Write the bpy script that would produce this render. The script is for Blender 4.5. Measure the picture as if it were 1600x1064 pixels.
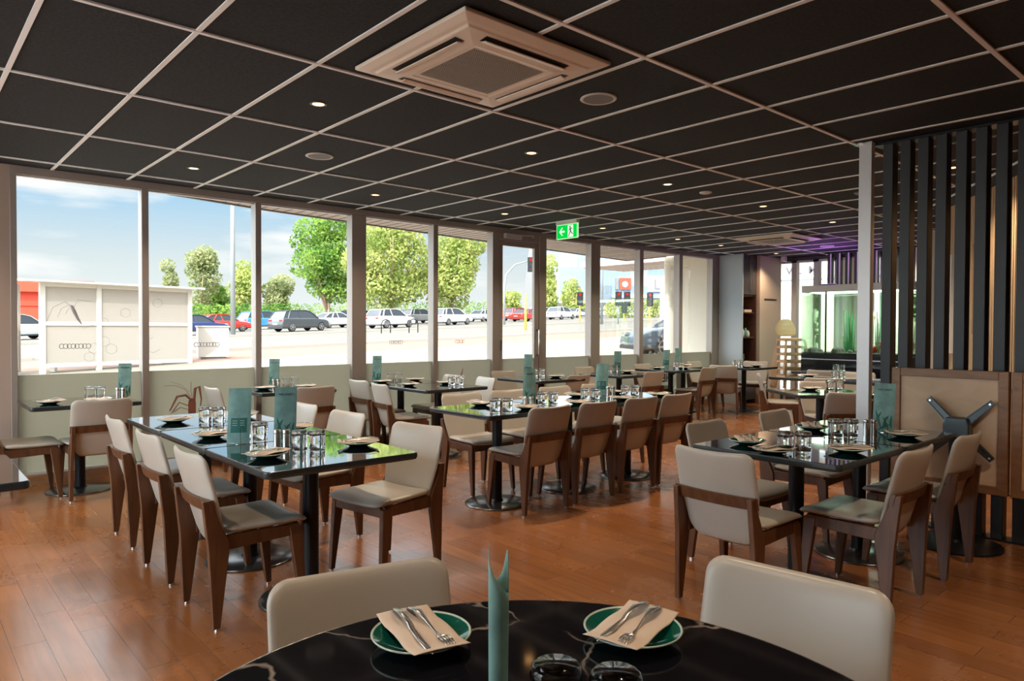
import bpy, bmesh, math, random
from mathutils import Vector, Matrix
random.seed(7)
PI = math.pi
for o in list(bpy.data.objects): bpy.data.objects.remove(o)
SC = bpy.context.scene
COL = SC.collection

# ------------------------------------------------------------------ camera
CH = 1.39            # eye height
CZ = 2.769           # ceiling height
FPX = 1100.8
cam_d = bpy.data.cameras.new('camera'); cam = bpy.data.objects.new('camera', cam_d); COL.objects.link(cam)
cam_d.sensor_width = 36.0; cam_d.lens = FPX / 1600 * 36.0; cam_d.clip_end = 600; cam_d.clip_start = 0.05
YAW, PITCH, ROLL = .7248, -.0177, .0039
Fv = Vector((math.sin(YAW)*math.cos(PITCH), math.cos(YAW)*math.cos(PITCH), math.sin(PITCH)))
_r = Vector((math.cos(YAW), -math.sin(YAW), 0)); _u = _r.cross(Fv)
Rv = math.cos(ROLL)*_r + math.sin(ROLL)*_u; Uv = -math.sin(ROLL)*_r + math.cos(ROLL)*_u
cam.matrix_world = Matrix(((Rv.x, Uv.x, -Fv.x, 0), (Rv.y, Uv.y, -Fv.y, 0), (Rv.z, Uv.z, -Fv.z, CH), (0, 0, 0, 1)))
SC.camera = cam
SC.view_settings.view_transform = 'Standard'
SC.view_settings.look = 'None'
SC.view_settings.gamma = 1.0
SC.view_settings.exposure = 1.42
SC.view_settings.use_curve_mapping = False
SC.cycles.caustics_reflective = False
SC.cycles.caustics_refractive = False
SC.cycles.transparent_max_bounces = 24
SC.cycles.max_bounces = 10
SC.cycles.sample_clamp_indirect = 6.0

# ------------------------------------------------------------------ sky and sun
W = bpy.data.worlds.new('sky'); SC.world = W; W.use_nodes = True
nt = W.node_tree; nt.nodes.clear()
def N(t, typ, **kw):
    n = t.nodes.new(typ)
    for k, v in kw.items(): setattr(n, k, v)
    return n
tc = N(nt, 'ShaderNodeTexCoord'); sep = N(nt, 'ShaderNodeSeparateXYZ'); nt.links.new(tc.outputs['Generated'], sep.inputs[0])
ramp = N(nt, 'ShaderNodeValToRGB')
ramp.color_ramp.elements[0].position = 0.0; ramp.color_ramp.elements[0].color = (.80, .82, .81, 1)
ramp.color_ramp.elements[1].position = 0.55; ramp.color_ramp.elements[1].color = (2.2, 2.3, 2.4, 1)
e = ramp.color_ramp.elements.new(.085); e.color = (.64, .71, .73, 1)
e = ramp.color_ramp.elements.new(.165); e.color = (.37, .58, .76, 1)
e = ramp.color_ramp.elements.new(.24); e.color = (1.0, 1.15, 1.25, 1)  # upper sky, above the view, brightened to light room and tabletops
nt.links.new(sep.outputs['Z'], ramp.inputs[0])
mp = N(nt, 'ShaderNodeMapping'); mp.inputs['Scale'].default_value = (5.0, 5.0, 26.0); mp.inputs['Location'].default_value = (1.3, .4, .2)
nt.links.new(tc.outputs['Generated'], mp.inputs[0])
nz = N(nt, 'ShaderNodeTexNoise'); nz.inputs['Scale'].default_value = 1.0; nz.inputs['Detail'].default_value = 6; nz.inputs['Roughness'].default_value = .52
nt.links.new(mp.outputs[0], nz.inputs['Vector'])
cr = N(nt, 'ShaderNodeValToRGB'); cr.color_ramp.elements[0].position = .50; cr.color_ramp.elements[1].position = .68
nt.links.new(nz.outputs['Fac'], cr.inputs[0])
mx = N(nt, 'ShaderNodeMixRGB'); nt.links.new(cr.outputs[0], mx.inputs[0]); nt.links.new(ramp.outputs[0], mx.inputs[1]); mx.inputs[2].default_value = (.86, .86, .86, 1)
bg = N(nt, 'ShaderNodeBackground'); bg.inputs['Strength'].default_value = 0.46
# sky brightened on the unseen left, towards the sun, to light the room
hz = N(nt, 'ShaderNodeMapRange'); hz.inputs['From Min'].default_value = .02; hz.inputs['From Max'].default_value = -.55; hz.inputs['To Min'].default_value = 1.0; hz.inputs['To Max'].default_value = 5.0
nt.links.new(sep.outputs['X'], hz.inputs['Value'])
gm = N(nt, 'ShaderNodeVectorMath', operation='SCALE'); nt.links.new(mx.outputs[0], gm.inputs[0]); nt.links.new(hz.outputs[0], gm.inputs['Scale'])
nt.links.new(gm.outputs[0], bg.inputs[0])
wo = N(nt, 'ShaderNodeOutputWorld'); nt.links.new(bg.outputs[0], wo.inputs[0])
sun_d = bpy.data.lights.new('sun', 'SUN'); sun_d.energy = 1.3; sun_d.angle = math.radians(.6); sun_d.color = (1, .92, .80)
sun = bpy.data.objects.new('sun', sun_d); COL.objects.link(sun)
sun.rotation_euler = Vector((-.36, -.60, .70)).to_track_quat('Z', 'Y').to_euler(); sun.location = (0, -5, 30)

# ------------------------------------------------------------------ helpers
def tag(o, label=None, cat=None, group=None, kind=None):
    if label: o['label'] = label
    if cat: o['category'] = cat
    if group: o['group'] = group
    if kind: o['kind'] = kind
    return o
def empty(name, loc=(0, 0, 0), rz=0.0):
    o = bpy.data.objects.new(name, None); COL.objects.link(o); o.location = loc; o.rotation_euler = (0, 0, rz)
    o.empty_display_size = .1
    return o
def kids(o): return [c for c in COL.objects if c.parent == o]
_kids = {}
_used = set()
ORD = 'first second third fourth fifth sixth seventh eighth ninth tenth eleventh twelfth thirteenth fourteenth fifteenth sixteenth seventeenth eighteenth'.split()
def copy_tree(o, parent=None):
    c = o.copy(); COL.objects.link(c); c.parent = parent
    if parent is not None: _kids.setdefault(parent.name, []).append(c)
    for ch in list(_kids.get(o.name, [])): copy_tree(ch, c)
    return c
def inst(proto, loc, rz=0.0, label=None, cat=None, group=None):
    """first use moves the prototype itself, later uses copy it"""
    if proto.name not in _used:
        o = proto; _used.add(proto.name)
    else:
        o = copy_tree(proto)
    o.location = loc; o.rotation_euler = (0, 0, rz)
    for k in ('label', 'category', 'group'):
        if k in o: del o[k]
    return tag(o, label, cat, group)
def link(name, me, m, parent=None, smooth=False, loc=None, rot=None):
    o = bpy.data.objects.new(name, me); COL.objects.link(o)
    if m is not None:
        if isinstance(m, (list, tuple)):
            for q in m: me.materials.append(q)
        else: me.materials.append(m)
    if smooth:
        for p in me.polygons: p.use_smooth = True
    if parent is not None:
        o.parent = parent; _kids.setdefault(parent.name, []).append(o)
    if loc is not None: o.location = loc
    if rot is not None: o.rotation_euler = rot
    return o
class MB:
    """collects shapes into one mesh"""
    def __init__(s): s.bm = bmesh.new()
    def quad(s, pts, mi=0):
        f = s.bm.faces.new([s.bm.verts.new(p) for p in pts]); f.material_index = mi; return s
    def hexa(s, p, mi=0):
        v = [s.bm.verts.new(q) for q in p]
        for a in ((0, 3, 2, 1), (4, 5, 6, 7), (0, 1, 5, 4), (1, 2, 6, 5), (2, 3, 7, 6), (3, 0, 4, 7)):
            f = s.bm.faces.new([v[i] for i in a]); f.material_index = mi
        return s
    def box(s, x0, x1, y0, y1, z0, z1, mi=0):
        return s.hexa([(x0, y0, z0), (x1, y0, z0), (x1, y1, z0), (x0, y1, z0), (x0, y0, z1), (x1, y0, z1), (x1, y1, z1), (x0, y1, z1)], mi)
    def bar(s, a, b, wa, wb=None, up=(0, 0, 1), mi=0):
        """tapered rectangular bar from a to b; wa=(w,h)"""
        wb = wb or wa; a = Vector(a); b = Vector(b); d = (b-a).normalized(); up = Vector(up)
        if abs(d.dot(up)) > .99: up = Vector((0, 1, 0))
        x = d.cross(up).normalized(); y = x.cross(d)
        P = []
        for c, w in ((a, wa), (b, wb)):
            for i, j in ((-1, -1), (1, -1), (1, 1), (-1, 1)): P.append(c + x*(i*w[0]/2) + y*(j*w[1]/2))
        return s.hexa(P, mi)
    def lathe(s, prof, n=24, c=(0, 0, 0), mi=0, rf=None):
        rings = []
        for r, z in prof:
            if r < 1e-6: rings.append([s.bm.verts.new((c[0], c[1], c[2]+z))])
            else: rings.append([s.bm.verts.new((c[0]+r*math.cos(2*PI*k/n)*(rf(k) if rf else 1), c[1]+r*math.sin(2*PI*k/n)*(rf(k) if rf else 1), c[2]+z)) for k in range(n)])
        for A, B in zip(rings, rings[1:]):
            for k in range(n):
                k2 = (k+1) % n
                if len(A) == 1 and len(B) == 1: continue
                if len(A) == 1: f = s.bm.faces.new([A[0], B[k2], B[k]][::-1])
                elif len(B) == 1: f = s.bm.faces.new([A[k], A[k2], B[0]])
                else: f = s.bm.faces.new([A[k], A[k2], B[k2], B[k]])
                f.material_index = mi
        return s
    def tube(s, pts, r, n=8, mi=0, cap=True):
        pts = [Vector(p) for p in pts]; rr = r if isinstance(r, (list, tuple)) else [r]*len(pts)
        rings = []; prev = None
        for i, p in enumerate(pts):
            d = (pts[min(i+1, len(pts)-1)] - pts[max(i-1, 0)]).normalized()
            if prev is None:
                u = Vector((0, 0, 1)) if abs(d.z) < .9 else Vector((1, 0, 0))
                x = d.cross(u).normalized()
            else:
                x = (prev - d*prev.dot(d)).normalized()
            prev = x; y = d.cross(x)
            rings.append([s.bm.verts.new(p + (x*math.cos(2*PI*k/n) + y*math.sin(2*PI*k/n))*rr[i]) for k in range(n)])
        for A, B in zip(rings, rings[1:]):
            for k in range(n):
                f = s.bm.faces.new([A[k], A[(k+1) % n], B[(k+1) % n], B[k]]); f.material_index = mi
        if cap:
            s.bm.faces.new(rings[0][::-1]).material_index = mi; s.bm.faces.new(rings[-1]).material_index = mi
        return s
    def prism(s, poly, z0, z1, axis='z', mi=0):
        """extrude 2D polygon along axis"""
        def P(a, b, c): return {'z': (a, b, c), 'y': (a, c, b), 'x': (c, a, b)}[axis]
        A = [s.bm.verts.new(P(x, y, z0)) for x, y in poly]; B = [s.bm.verts.new(P(x, y, z1)) for x, y in poly]
        n = len(poly)
        s.bm.faces.new(A[::-1]).material_index = mi; s.bm.faces.new(B).material_index = mi
        for k in range(n): s.bm.faces.new([A[k], A[(k+1) % n], B[(k+1) % n], B[k]]).material_index = mi
        return s
    def pad(s, outline, T, deform, rings=(0, .35, .62, .8, .9, .96, 1.0), p=5.0, mi=0):
        """cushion: outline [(u,v)], thickness T(u,v) half, deform(u,v,w)->xyz"""
        n = len(outline)
        def ring(sv, side):
            w = side*(max(0, 1-sv**p))**.5
            return [s.bm.verts.new(deform(u*sv, v*sv, w*T)) for u, v in outline]
        out = ring(1.0, 0)
        for side in (1, -1):
            last = out
            for sv in list(rings[::-1])[1:]:
                if sv == 0:
                    c = s.bm.verts.new(deform(0, 0, side*T))
                    for k in range(n):
                        f = s.bm.faces.new([last[k], last[(k+1) % n], c] if side == 1 else [last[(k+1) % n], last[k], c]); f.material_index = mi
                else:
                    cur = ring(sv, side)
                    for k in range(n):
                        q = [last[k], last[(k+1) % n], cur[(k+1) % n], cur[k]]
                        f = s.bm.faces.new(q if side == 1 else q[::-1]); f.material_index = mi
                    last = cur
        return s
    def mesh(s, name, bevel=0, seg=2, ang=.6):
        bmesh.ops.recalc_face_normals(s.bm, faces=s.bm.faces)
        if bevel:
            es = [e for e in s.bm.edges if len(e.link_faces) == 2 and e.calc_face_angle(0) > ang]
            bmesh.ops.bevel(s.bm, geom=es, offset=bevel, segments=seg, affect='EDGES', profile=.5, clamp_overlap=True)
        me = bpy.data.meshes.new(name); s.bm.to_mesh(me); s.bm.free(); return me
    def build(s, name, m, parent=None, bevel=0, seg=2, smooth=False, loc=None, rot=None, ang=.6):
        return link(name, s.mesh(name, bevel, seg, ang), m, parent, smooth, loc, rot)
def rrect(w, d, r, k=6, cx=0, cy=0):
    P = []
    for sx, sy, a0 in ((1, 1, 0), (-1, 1, 90), (-1, -1, 180), (1, -1, 270)):
        for i in range(k+1):
            a = math.radians(a0 + 90*i/k)
            P.append((cx + sx*(w/2-r) + r*math.cos(a), cy + sy*(d/2-r) + r*math.sin(a)))
    return P
def dense(P, step=.03):
    Q = []
    for (a, b), (c, d) in zip(P, P[1:]+P[:1]):
        n = max(1, int(math.hypot(c-a, d-b)/step+.5))
        for i in range(n): Q.append((a+(c-a)*i/n, b+(d-b)*i/n))
    return Q
def text_mesh(body, size, extrude=0.0008, align='CENTER', bold=0.0):
    cu = bpy.data.curves.new('txt', 'FONT'); cu.body = body; cu.size = size; cu.extrude = extrude; cu.align_x = align; cu.align_y = 'CENTER'; cu.offset = bold
    cu.resolution_u = 2
    o = bpy.data.objects.new('txt', cu); COL.objects.link(o)
    bpy.context.view_layer.update()
    me = bpy.data.meshes.new_from_object(o.evaluated_get(bpy.context.evaluated_depsgraph_get()))
    bpy.data.objects.remove(o); return me

# ------------------------------------------------------------------ materials
def mat(name, col, rough=.5, metal=0.0, spec=.5, noise=None, bump=None, emit=None, coat=0.0, trans=0.0, ior=1.45, alpha=None):
    m = bpy.data.materials.new(name); m.use_nodes = True; t = m.node_tree; b = t.nodes['Principled BSDF']
    b.inputs['Base Color'].default_value = (*col, 1); b.inputs['Roughness'].default_value = rough; b.inputs['Metallic'].default_value = metal
    b.inputs['Specular IOR Level'].default_value = spec; b.inputs['Coat Weight'].default_value = coat
    b.inputs['Transmission Weight'].default_value = trans; b.inputs['IOR'].default_value = ior
    if emit: b.inputs['Emission Color'].default_value = (*emit[0], 1); b.inputs['Emission Strength'].default_value = emit[1]
    if noise or bump:
        tcn = N(t, 'ShaderNodeTexCoord')
    if noise:   # (scale(x,y,z), amount, detail)
        mpn = N(t, 'ShaderNodeMapping'); mpn.inputs['Scale'].default_value = noise[0]; t.links.new(tcn.outputs['Object'], mpn.inputs[0])
        n = N(t, 'ShaderNodeTexNoise'); n.inputs['Scale'].default_value = 1; n.inputs['Detail'].default_value = 5; t.links.new(mpn.outputs[0], n.inputs['Vector'])
        r = N(t, 'ShaderNodeValToRGB'); a = noise[1]
        r.color_ramp.elements[0].position = .3; r.color_ramp.elements[1].position = .7
        r.color_ramp.elements[0].color = tuple(c*(1-a) for c in col)+(1,); r.color_ramp.elements[1].color = tuple(min(1, c*(1+a)) for c in col)+(1,)
        t.links.new(n.outputs['Fac'], r.inputs[0]); t.links.new(r.outputs[0], b.inputs['Base Color'])
    if bump:    # (scale, strength, distance)
        n2 = N(t, 'ShaderNodeTexNoise'); n2.inputs['Scale'].default_value = bump[0]; n2.inputs['Detail'].default_value = 4; t.links.new(tcn.outputs['Object'], n2.inputs['Vector'])
        bp = N(t, 'ShaderNodeBump'); bp.inputs['Strength'].default_value = bump[1]; bp.inputs['Distance'].default_value = bump[2]
        t.links.new(n2.outputs['Fac'], bp.inputs['Height']); t.links.new(bp.outputs[0], b.inputs['Normal'])
    return m
def emis(name, col, st):
    m = bpy.data.materials.new(name); m.use_nodes = True; t = m.node_tree; t.nodes.clear()
    e = N(t, 'ShaderNodeEmission'); e.inputs[0].default_value = (*col, 1); e.inputs[1].default_value = st
    o = N(t, 'ShaderNodeOutputMaterial'); t.links.new(e.outputs[0], o.inputs[0]); return m

def floor_mat():
    m = bpy.data.materials.new('plank floor'); m.use_nodes = True; t = m.node_tree; b = t.nodes['Principled BSDF']
    tcn = N(t, 'ShaderNodeTexCoord'); mpn = N(t, 'ShaderNodeMapping'); mpn.inputs['Rotation'].default_value = (0, 0, PI/2)
    t.links.new(tcn.outputs['Object'], mpn.inputs[0])
    br = N(t, 'ShaderNodeTexBrick'); br.offset = .37; br.inputs['Scale'].default_value = 1
    br.inputs['Brick Width'].default_value = .92; br.inputs['Row Height'].default_value = .128; br.inputs['Mortar Size'].default_value = .0014; br.inputs['Mortar Smooth'].default_value = .2
    br.inputs['Color1'].default_value = (.33, .125, .038, 1); br.inputs['Color2'].default_value = (.25, .09, .026, 1); br.inputs['Mortar'].default_value = (.11, .035, .012, 1)
    t.links.new(mpn.outputs[0], br.inputs['Vector'])
    g = N(t, 'ShaderNodeTexNoise'); mg = N(t, 'ShaderNodeMapping'); mg.inputs['Scale'].default_value = (26, 1.6, 1); t.links.new(tcn.outputs['Object'], mg.inputs[0]); t.links.new(mg.outputs[0], g.inputs['Vector'])
    g.inputs['Scale'].default_value = 1.4; g.inputs['Detail'].default_value = 6
    mxn = N(t, 'ShaderNodeMixRGB', blend_type='OVERLAY'); mxn.inputs[0].default_value = .35; t.links.new(br.outputs['Color'], mxn.inputs[1]); t.links.new(g.outputs['Fac'], mxn.inputs[2])
    # wear: dull scuffed patches
    wn = N(t, 'ShaderNodeTexNoise'); wn.inputs['Scale'].default_value = 1.1; wn.inputs['Detail'].default_value = 7; wn.inputs['Roughness'].default_value = .65; t.links.new(tcn.outputs['Object'], wn.inputs['Vector'])
    wr = N(t, 'ShaderNodeMapRange'); wr.inputs['From Min'].default_value = .42; wr.inputs['From Max'].default_value = .68; wr.inputs['To Min'].default_value = .20; wr.inputs['To Max'].default_value = .36
    t.links.new(wn.outputs['Fac'], wr.inputs['Value']); t.links.new(wr.outputs[0], b.inputs['Roughness'])
    t.links.new(mxn.outputs[0], b.inputs['Base Color'])
    b.inputs['IOR'].default_value = 1.9
    bp = N(t, 'ShaderNodeBump'); bp.inputs['Strength'].default_value = .25; bp.inputs['Distance'].default_value = .002; bp.invert = True
    t.links.new(br.outputs['Fac'], bp.inputs['Height'])
    bn = N(t, 'ShaderNodeTexNoise'); bn.inputs['Scale'].default_value = 7; bn.inputs['Detail'].default_value = 3; t.links.new(tcn.outputs['Object'], bn.inputs['Vector'])
    bp2 = N(t, 'ShaderNodeBump'); bp2.inputs['Strength'].default_value = .12; bp2.inputs['Distance'].default_value = .01
    t.links.new(bn.outputs['Fac'], bp2.inputs['Height']); t.links.new(bp.outputs[0], bp2.inputs['Normal']); t.links.new(bp2.outputs[0], b.inputs['Normal'])
    return m
def marble_mat(name, scale, width, strength=.6, rough=.06, ior=1.5):
    m = bpy.data.materials.new(name); m.use_nodes = True; t = m.node_tree; b = t.nodes['Principled BSDF']
    tcn = N(t, 'ShaderNodeTexCoord')
    n = N(t, 'ShaderNodeTexNoise'); n.inputs['Scale'].default_value = 1.8; n.inputs['Detail'].default_value = 5; t.links.new(tcn.outputs['Object'], n.inputs['Vector'])
    mixv = N(t, 'ShaderNodeMixRGB'); mixv.inputs[0].default_value = .42; t.links.new(tcn.outputs['Object'], mixv.inputs[1]); t.links.new(n.outputs['Color'], mixv.inputs[2])
    v = N(t, 'ShaderNodeTexVoronoi', feature='DISTANCE_TO_EDGE'); v.inputs['Scale'].default_value = scale; t.links.new(mixv.outputs[0], v.inputs['Vector'])
    r = N(t, 'ShaderNodeMapRange'); r.inputs['From Min'].default_value = 0; r.inputs['From Max'].default_value = width; r.inputs['To Min'].default_value = 1; r.inputs['To Max'].default_value = 0
    t.links.new(v.outputs['Distance'], r.inputs['Value'])
    n2 = N(t, 'ShaderNodeTexNoise'); n2.inputs['Scale'].default_value = 5; n2.inputs['Detail'].default_value = 2; t.links.new(tcn.outputs['Object'], n2.inputs['Vector'])
    r2 = N(t, 'ShaderNodeMapRange'); r2.inputs['From Min'].default_value = .36; r2.inputs['From Max'].default_value = .60; t.links.new(n2.outputs['Fac'], r2.inputs['Value'])
    mu = N(t, 'ShaderNodeMath', operation='MULTIPLY'); t.links.new(r.outputs[0], mu.inputs[0]); t.links.new(r2.outputs[0], mu.inputs[1])
    mu2 = N(t, 'ShaderNodeMath', operation='MULTIPLY'); mu2.inputs[1].default_value = strength; t.links.new(mu.outputs[0], mu2.inputs[0])
    mxn = N(t, 'ShaderNodeMixRGB'); t.links.new(mu2.outputs[0], mxn.inputs[0]); mxn.inputs[1].default_value = (.006, .006, .008, 1); mxn.inputs[2].default_value = (.42, .36, .31, 1)
    t.links.new(mxn.outputs[0], b.inputs['Base Color']); b.inputs['Roughness'].default_value = rough; b.inputs['IOR'].default_value = ior
    if ior > 2: b.inputs['Coat Weight'].default_value = 1.0; b.inputs['Coat Roughness'].default_value = .03; b.inputs['Coat IOR'].default_value = 1.7
    return m
def wood_mat(name, c1, c2, rough=.4, scale=(3, 3, 22), axis_swap=False):
    m = bpy.data.materials.new(name); m.use_nodes = True; t = m.node_tree; b = t.nodes['Principled BSDF']
    tcn = N(t, 'ShaderNodeTexCoord'); mpn = N(t, 'ShaderNodeMapping'); mpn.inputs['Scale'].default_value = scale; t.links.new(tcn.outputs['Object'], mpn.inputs[0])
    n = N(t, 'ShaderNodeTexNoise'); n.inputs['Scale'].default_value = 1.6; n.inputs['Detail'].default_value = 7; n.inputs['Distortion'].default_value = .6; t.links.new(mpn.outputs[0], n.inputs['Vector'])
    r = N(t, 'ShaderNodeValToRGB'); r.color_ramp.elements[0].position = .32; r.color_ramp.elements[1].position = .68
    r.color_ramp.elements[0].color = (*c1, 1); r.color_ramp.elements[1].color = (*c2, 1)
    t.links.new(n.outputs['Fac'], r.inputs[0]); t.links.new(r.outputs[0], b.inputs['Base Color']); b.inputs['Roughness'].default_value = rough
    return m
def pane_mat(name, tint=(1, 1, 1), refl=.05):
    m = bpy.data.materials.new(name); m.use_nodes = True; t = m.node_tree; t.nodes.clear()
    tr = N(t, 'ShaderNodeBsdfTransparent'); tr.inputs[0].default_value = (*tint, 1)
    gl = N(t, 'ShaderNodeBsdfGlossy'); gl.inputs['Roughness'].default_value = .0
    lw = N(t, 'ShaderNodeFresnel'); lw.inputs[0].default_value = 1.35
    mu = N(t, 'ShaderNodeMath', operation='MULTIPLY'); mu.inputs[1].default_value = refl/.05*.6; t.links.new(lw.outputs[0], mu.inputs[0])
    ms = N(t, 'ShaderNodeMixShader'); t.links.new(mu.outputs[0], ms.inputs[0]); t.links.new(tr.outputs[0], ms.inputs[1]); t.links.new(gl.outputs[0], ms.inputs[2])
    o = N(t, 'ShaderNodeOutputMaterial'); t.links.new(ms.outputs[0], o.inputs[0]); return m
def film_mat(name, col, w=.6):
    m = bpy.data.materials.new(name); m.use_nodes = True; t = m.node_tree; t.nodes.clear()
    a = N(t, 'ShaderNodeBsdfTranslucent'); a.inputs[0].default_value = (*col, 1)
    d = N(t, 'ShaderNodeBsdfDiffuse'); d.inputs[0].default_value = (*[c*.9 for c in col], 1)
    ms = N(t, 'ShaderNodeMixShader'); ms.inputs[0].default_value = 1-w; t.links.new(a.outputs[0], ms.inputs[1]); t.links.new(d.outputs[0], ms.inputs[2])
    o = N(t, 'ShaderNodeOutputMaterial'); t.links.new(ms.outputs[0], o.inputs[0]); return m
def leaf_mat(name, c1, c2):
    m = bpy.data.materials.new(name); m.use_nodes = True; t = m.node_tree; t.nodes.clear()
    tcn = N(t, 'ShaderNodeTexCoord'); n = N(t, 'ShaderNodeTexNoise'); n.inputs['Scale'].default_value = .55; n.inputs['Detail'].default_value = 4; t.links.new(tcn.outputs['Object'], n.inputs['Vector'])
    r = N(t, 'ShaderNodeValToRGB'); r.color_ramp.elements[0].position = .36; r.color_ramp.elements[1].position = .62; r.color_ramp.elements[0].color = (*c1, 1); r.color_ramp.elements[1].color = (*c2, 1)
    t.links.new(n.outputs['Fac'], r.inputs[0])
    d = N(t, 'ShaderNodeBsdfDiffuse'); a = N(t, 'ShaderNodeBsdfTranslucent'); t.links.new(r.outputs[0], d.inputs[0]); t.links.new(r.outputs[0], a.inputs[0])
    ms = N(t, 'ShaderNodeMixShader'); ms.inputs[0].default_value = .4; t.links.new(d.outputs[0], ms.inputs[1]); t.links.new(a.outputs[0], ms.inputs[2])
    o = N(t, 'ShaderNodeOutputMaterial'); t.links.new(ms.outputs[0], o.inputs[0]); return m

M = dict(
    floor=floor_mat(),
    ceil=mat('dark ceiling tile', (.017, .0185, .021), .9, noise=((60, 60, 60), .5), bump=(300, .3, .002)),
    grid=mat('grid metal', (.93, .95, .97), .5),
    frame=mat('bronze grey frame', (.37, .325, .295), .42, .25),
    alu=mat('light frame', (.62, .62, .63), .4, .3),
    wall=mat('cream wall', (.62, .56, .48), .8),
    wallpink=mat('warm wall', (.42, .33, .28), .8),
    wallgrey=mat('charcoal wall', (.08, .08, .085), .8),
    leather=mat('cream leather', (.47, .435, .38), .34, bump=(260, .12, .0006), noise=((3, 3, 3), .05), spec=.5),
    walnut=wood_mat('walnut stained wood', (.075, .028, .011), (.145, .060, .025), .38, (16, 16, 2)),
    glide=mat('steel glide', (.7, .7, .7), .25, 1),
    granite=marble_mat('dark polished tabletop', 2.2, .012, .12, .05, 5.0),
    edge=mat('dark slate edge', (.03, .038, .042), .25),
    marble=marble_mat('black marble with veins', 3.6, .016, .85, .07),
    blackmetal=mat('black powder coat', (.014, .015, .018), .38, .5),
    plate_metal=mat('satin dark steel plate', (.16, .165, .17), .22, .9),
    steel=mat('brushed steel', (.62, .6, .57), .24, 1),
    cutlery=mat('polished steel', (.86, .85, .83), .24, 1),
    green=mat('dark green glaze', (.004, .10, .072), .1, coat=.6),
    rim=mat('pale rim glaze', (.52, .62, .55), .2, coat=.4),
    napkin=mat('beige paper napkin', (.70, .57, .46), .85, bump=(90, .3, .001)),
    glass=mat('tumbler glass', (1, 1, 1), .03, trans=1.0, ior=1.36),
    pane=pane_mat('window glass', (.98, .99, .985), .018),
    film=film_mat('frosted window film', (.46, .44, .37), .80),
    white=mat('white plastic', (.72, .70, .66), .45),
    cream=mat('aged cream plastic', (.86, .78, .68), .45),
    slot=mat('dark slot', (.02, .015, .012), .7),
    spk=mat('grey speaker mesh', (.2, .2, .21), .6, bump=(900, .6, .001)),
    lamp=emis('downlight lens', (1, .50, .17), 3.2),
    sign_g=emis('exit sign green', (.0, .30, .03), .9),
    sign_w=emis('exit sign white', (.75, 1, .7), .42),
    sign_k=mat('pictogram dark', (.01, .09, .03), .6),
    plywood=wood_mat('pale plywood', (.68, .47, .29), (.78, .56, .37), .5, (3, 3, 5)),
    rimwood=wood_mat('mid brown timber', (.24, .115, .05), (.34, .175, .085), .42, (3, 4, 16)),
    castiron=mat('cast grey metal', (.10, .115, .12), .38, .8),
    fin=mat('black satin fin', (.035, .038, .042), .42, .2),
    postgrey=mat('silver post', (.70, .70, .71), .35, .3),
    cabgrey=mat('blue grey laminate', (.50, .57, .61), .5),
    cabdark=mat('dark laminate', (.05, .045, .045), .35),
    cabin=wood_mat('red brown shelf interior', (.09, .03, .018), (.14, .05, .028), .5),
    fridge=mat('cream door panel', (.58, .47, .37), .5),
    tan=wood_mat('tan batten', (.50, .34, .19), (.62, .44, .26), .5, (8, 8, .8)),
    water=pane_mat('aquarium water glass', (.88, .98, .90), .06),
    blackgloss=mat('black gloss cabinet', (.008, .010, .014), .12),
    plant=mat('water plant', (.05, .30, .10), .5),
    plant2=mat('pale water plant', (.30, .42, .12), .5),
    red=mat('red shell', (.42, .02, .015), .4),
    rock=mat('grey rock', (.12, .11, .10), .9, noise=((9, 9, 9), .5)),
    purple=emis('purple aquarium lamp', (.45, .12, 1.0), 1.0),
    highchair=mat('pale beech', (.56, .36, .21), .45, noise=((4, 4, 20), .1)),
    teal=mat('teal printed card', (.23, .43, .41), .5, noise=((14, 14, 9), .3)),
    tealdark=mat('dark teal print', (.035, .17, .15), .5),
    ink=mat('ink', (.03, .03, .05), .6),
    paleink=mat('pale ink', (.45, .55, .55), .6),
    decal=mat('grey vinyl decal', (.10, .09, .09), .6),
    decalpale=mat('pale vinyl decal', (.42, .42, .44), .6),
    lobster=mat('rust red vinyl', (.27, .105, .075), .6),
    redtxt=mat('red vinyl', (.50, .05, .03), .6),
    concrete=mat('pale concrete', (.25, .22, .175), .9, noise=((.6, .6, .6), .08)),
    kerb=mat('kerb', (.32, .30, .26), .9),
    paver=mat('pink paving', (.26, .155, .115), .9, noise=((2, 2, 2), .1)),
    asphalt=mat('warm grey asphalt', (.16, .145, .125), .9, noise=((1.5, 1.5, 1.5), .08)),  # warm grey with faint mottling
    soffit=mat('pale timber soffit', (.52, .42, .38), .6),
    soffit_line=mat('soffit joint', (.16, .12, .11), .7),
    fascia=mat('grey fascia', (.20, .20, .20), .6),
    extwall=mat('cream render', (.86, .78, .64), .9),
    shelter=mat('cream white steel', (.55, .52, .47), .5),
    shelterglass=film_mat('milky panel', (.62, .58, .53), .5),
    redbld=mat('red fascia board', (.75, .07, .03), .5),
    bark=mat('pale bark', (.42, .30, .20), .9),
    leafA=leaf_mat('bright green leaf', (.09, .20, .04), (.28, .42, .09)),
    leafB=leaf_mat('yellow green leaf', (.22, .30, .07), (.52, .55, .19)),
    leafC=leaf_mat('olive leaf', (.17, .22, .08), (.40, .42, .21)),
    tyre=mat('tyre', (.015, .015, .015), .8), alloy=mat('alloy wheel', (.45, .45, .45), .3, .8),
    carglass=mat('car glass', (.03, .04, .05), .08), tail=mat('tail light', (.55, .02, .02), .3), plastic=mat('black trim', (.03, .03, .03), .6),
    sigred=emis('red signal', (1, .05, .02), .5), yellow=mat('yellow pole', (.80, .50, .06), .5),
    polegrey=mat('galvanised pole', (.30, .32, .33), .5, .4),
)
def car_paint(n, c): return mat('car paint '+n, c, .25, .1, coat=1.0)
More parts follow.
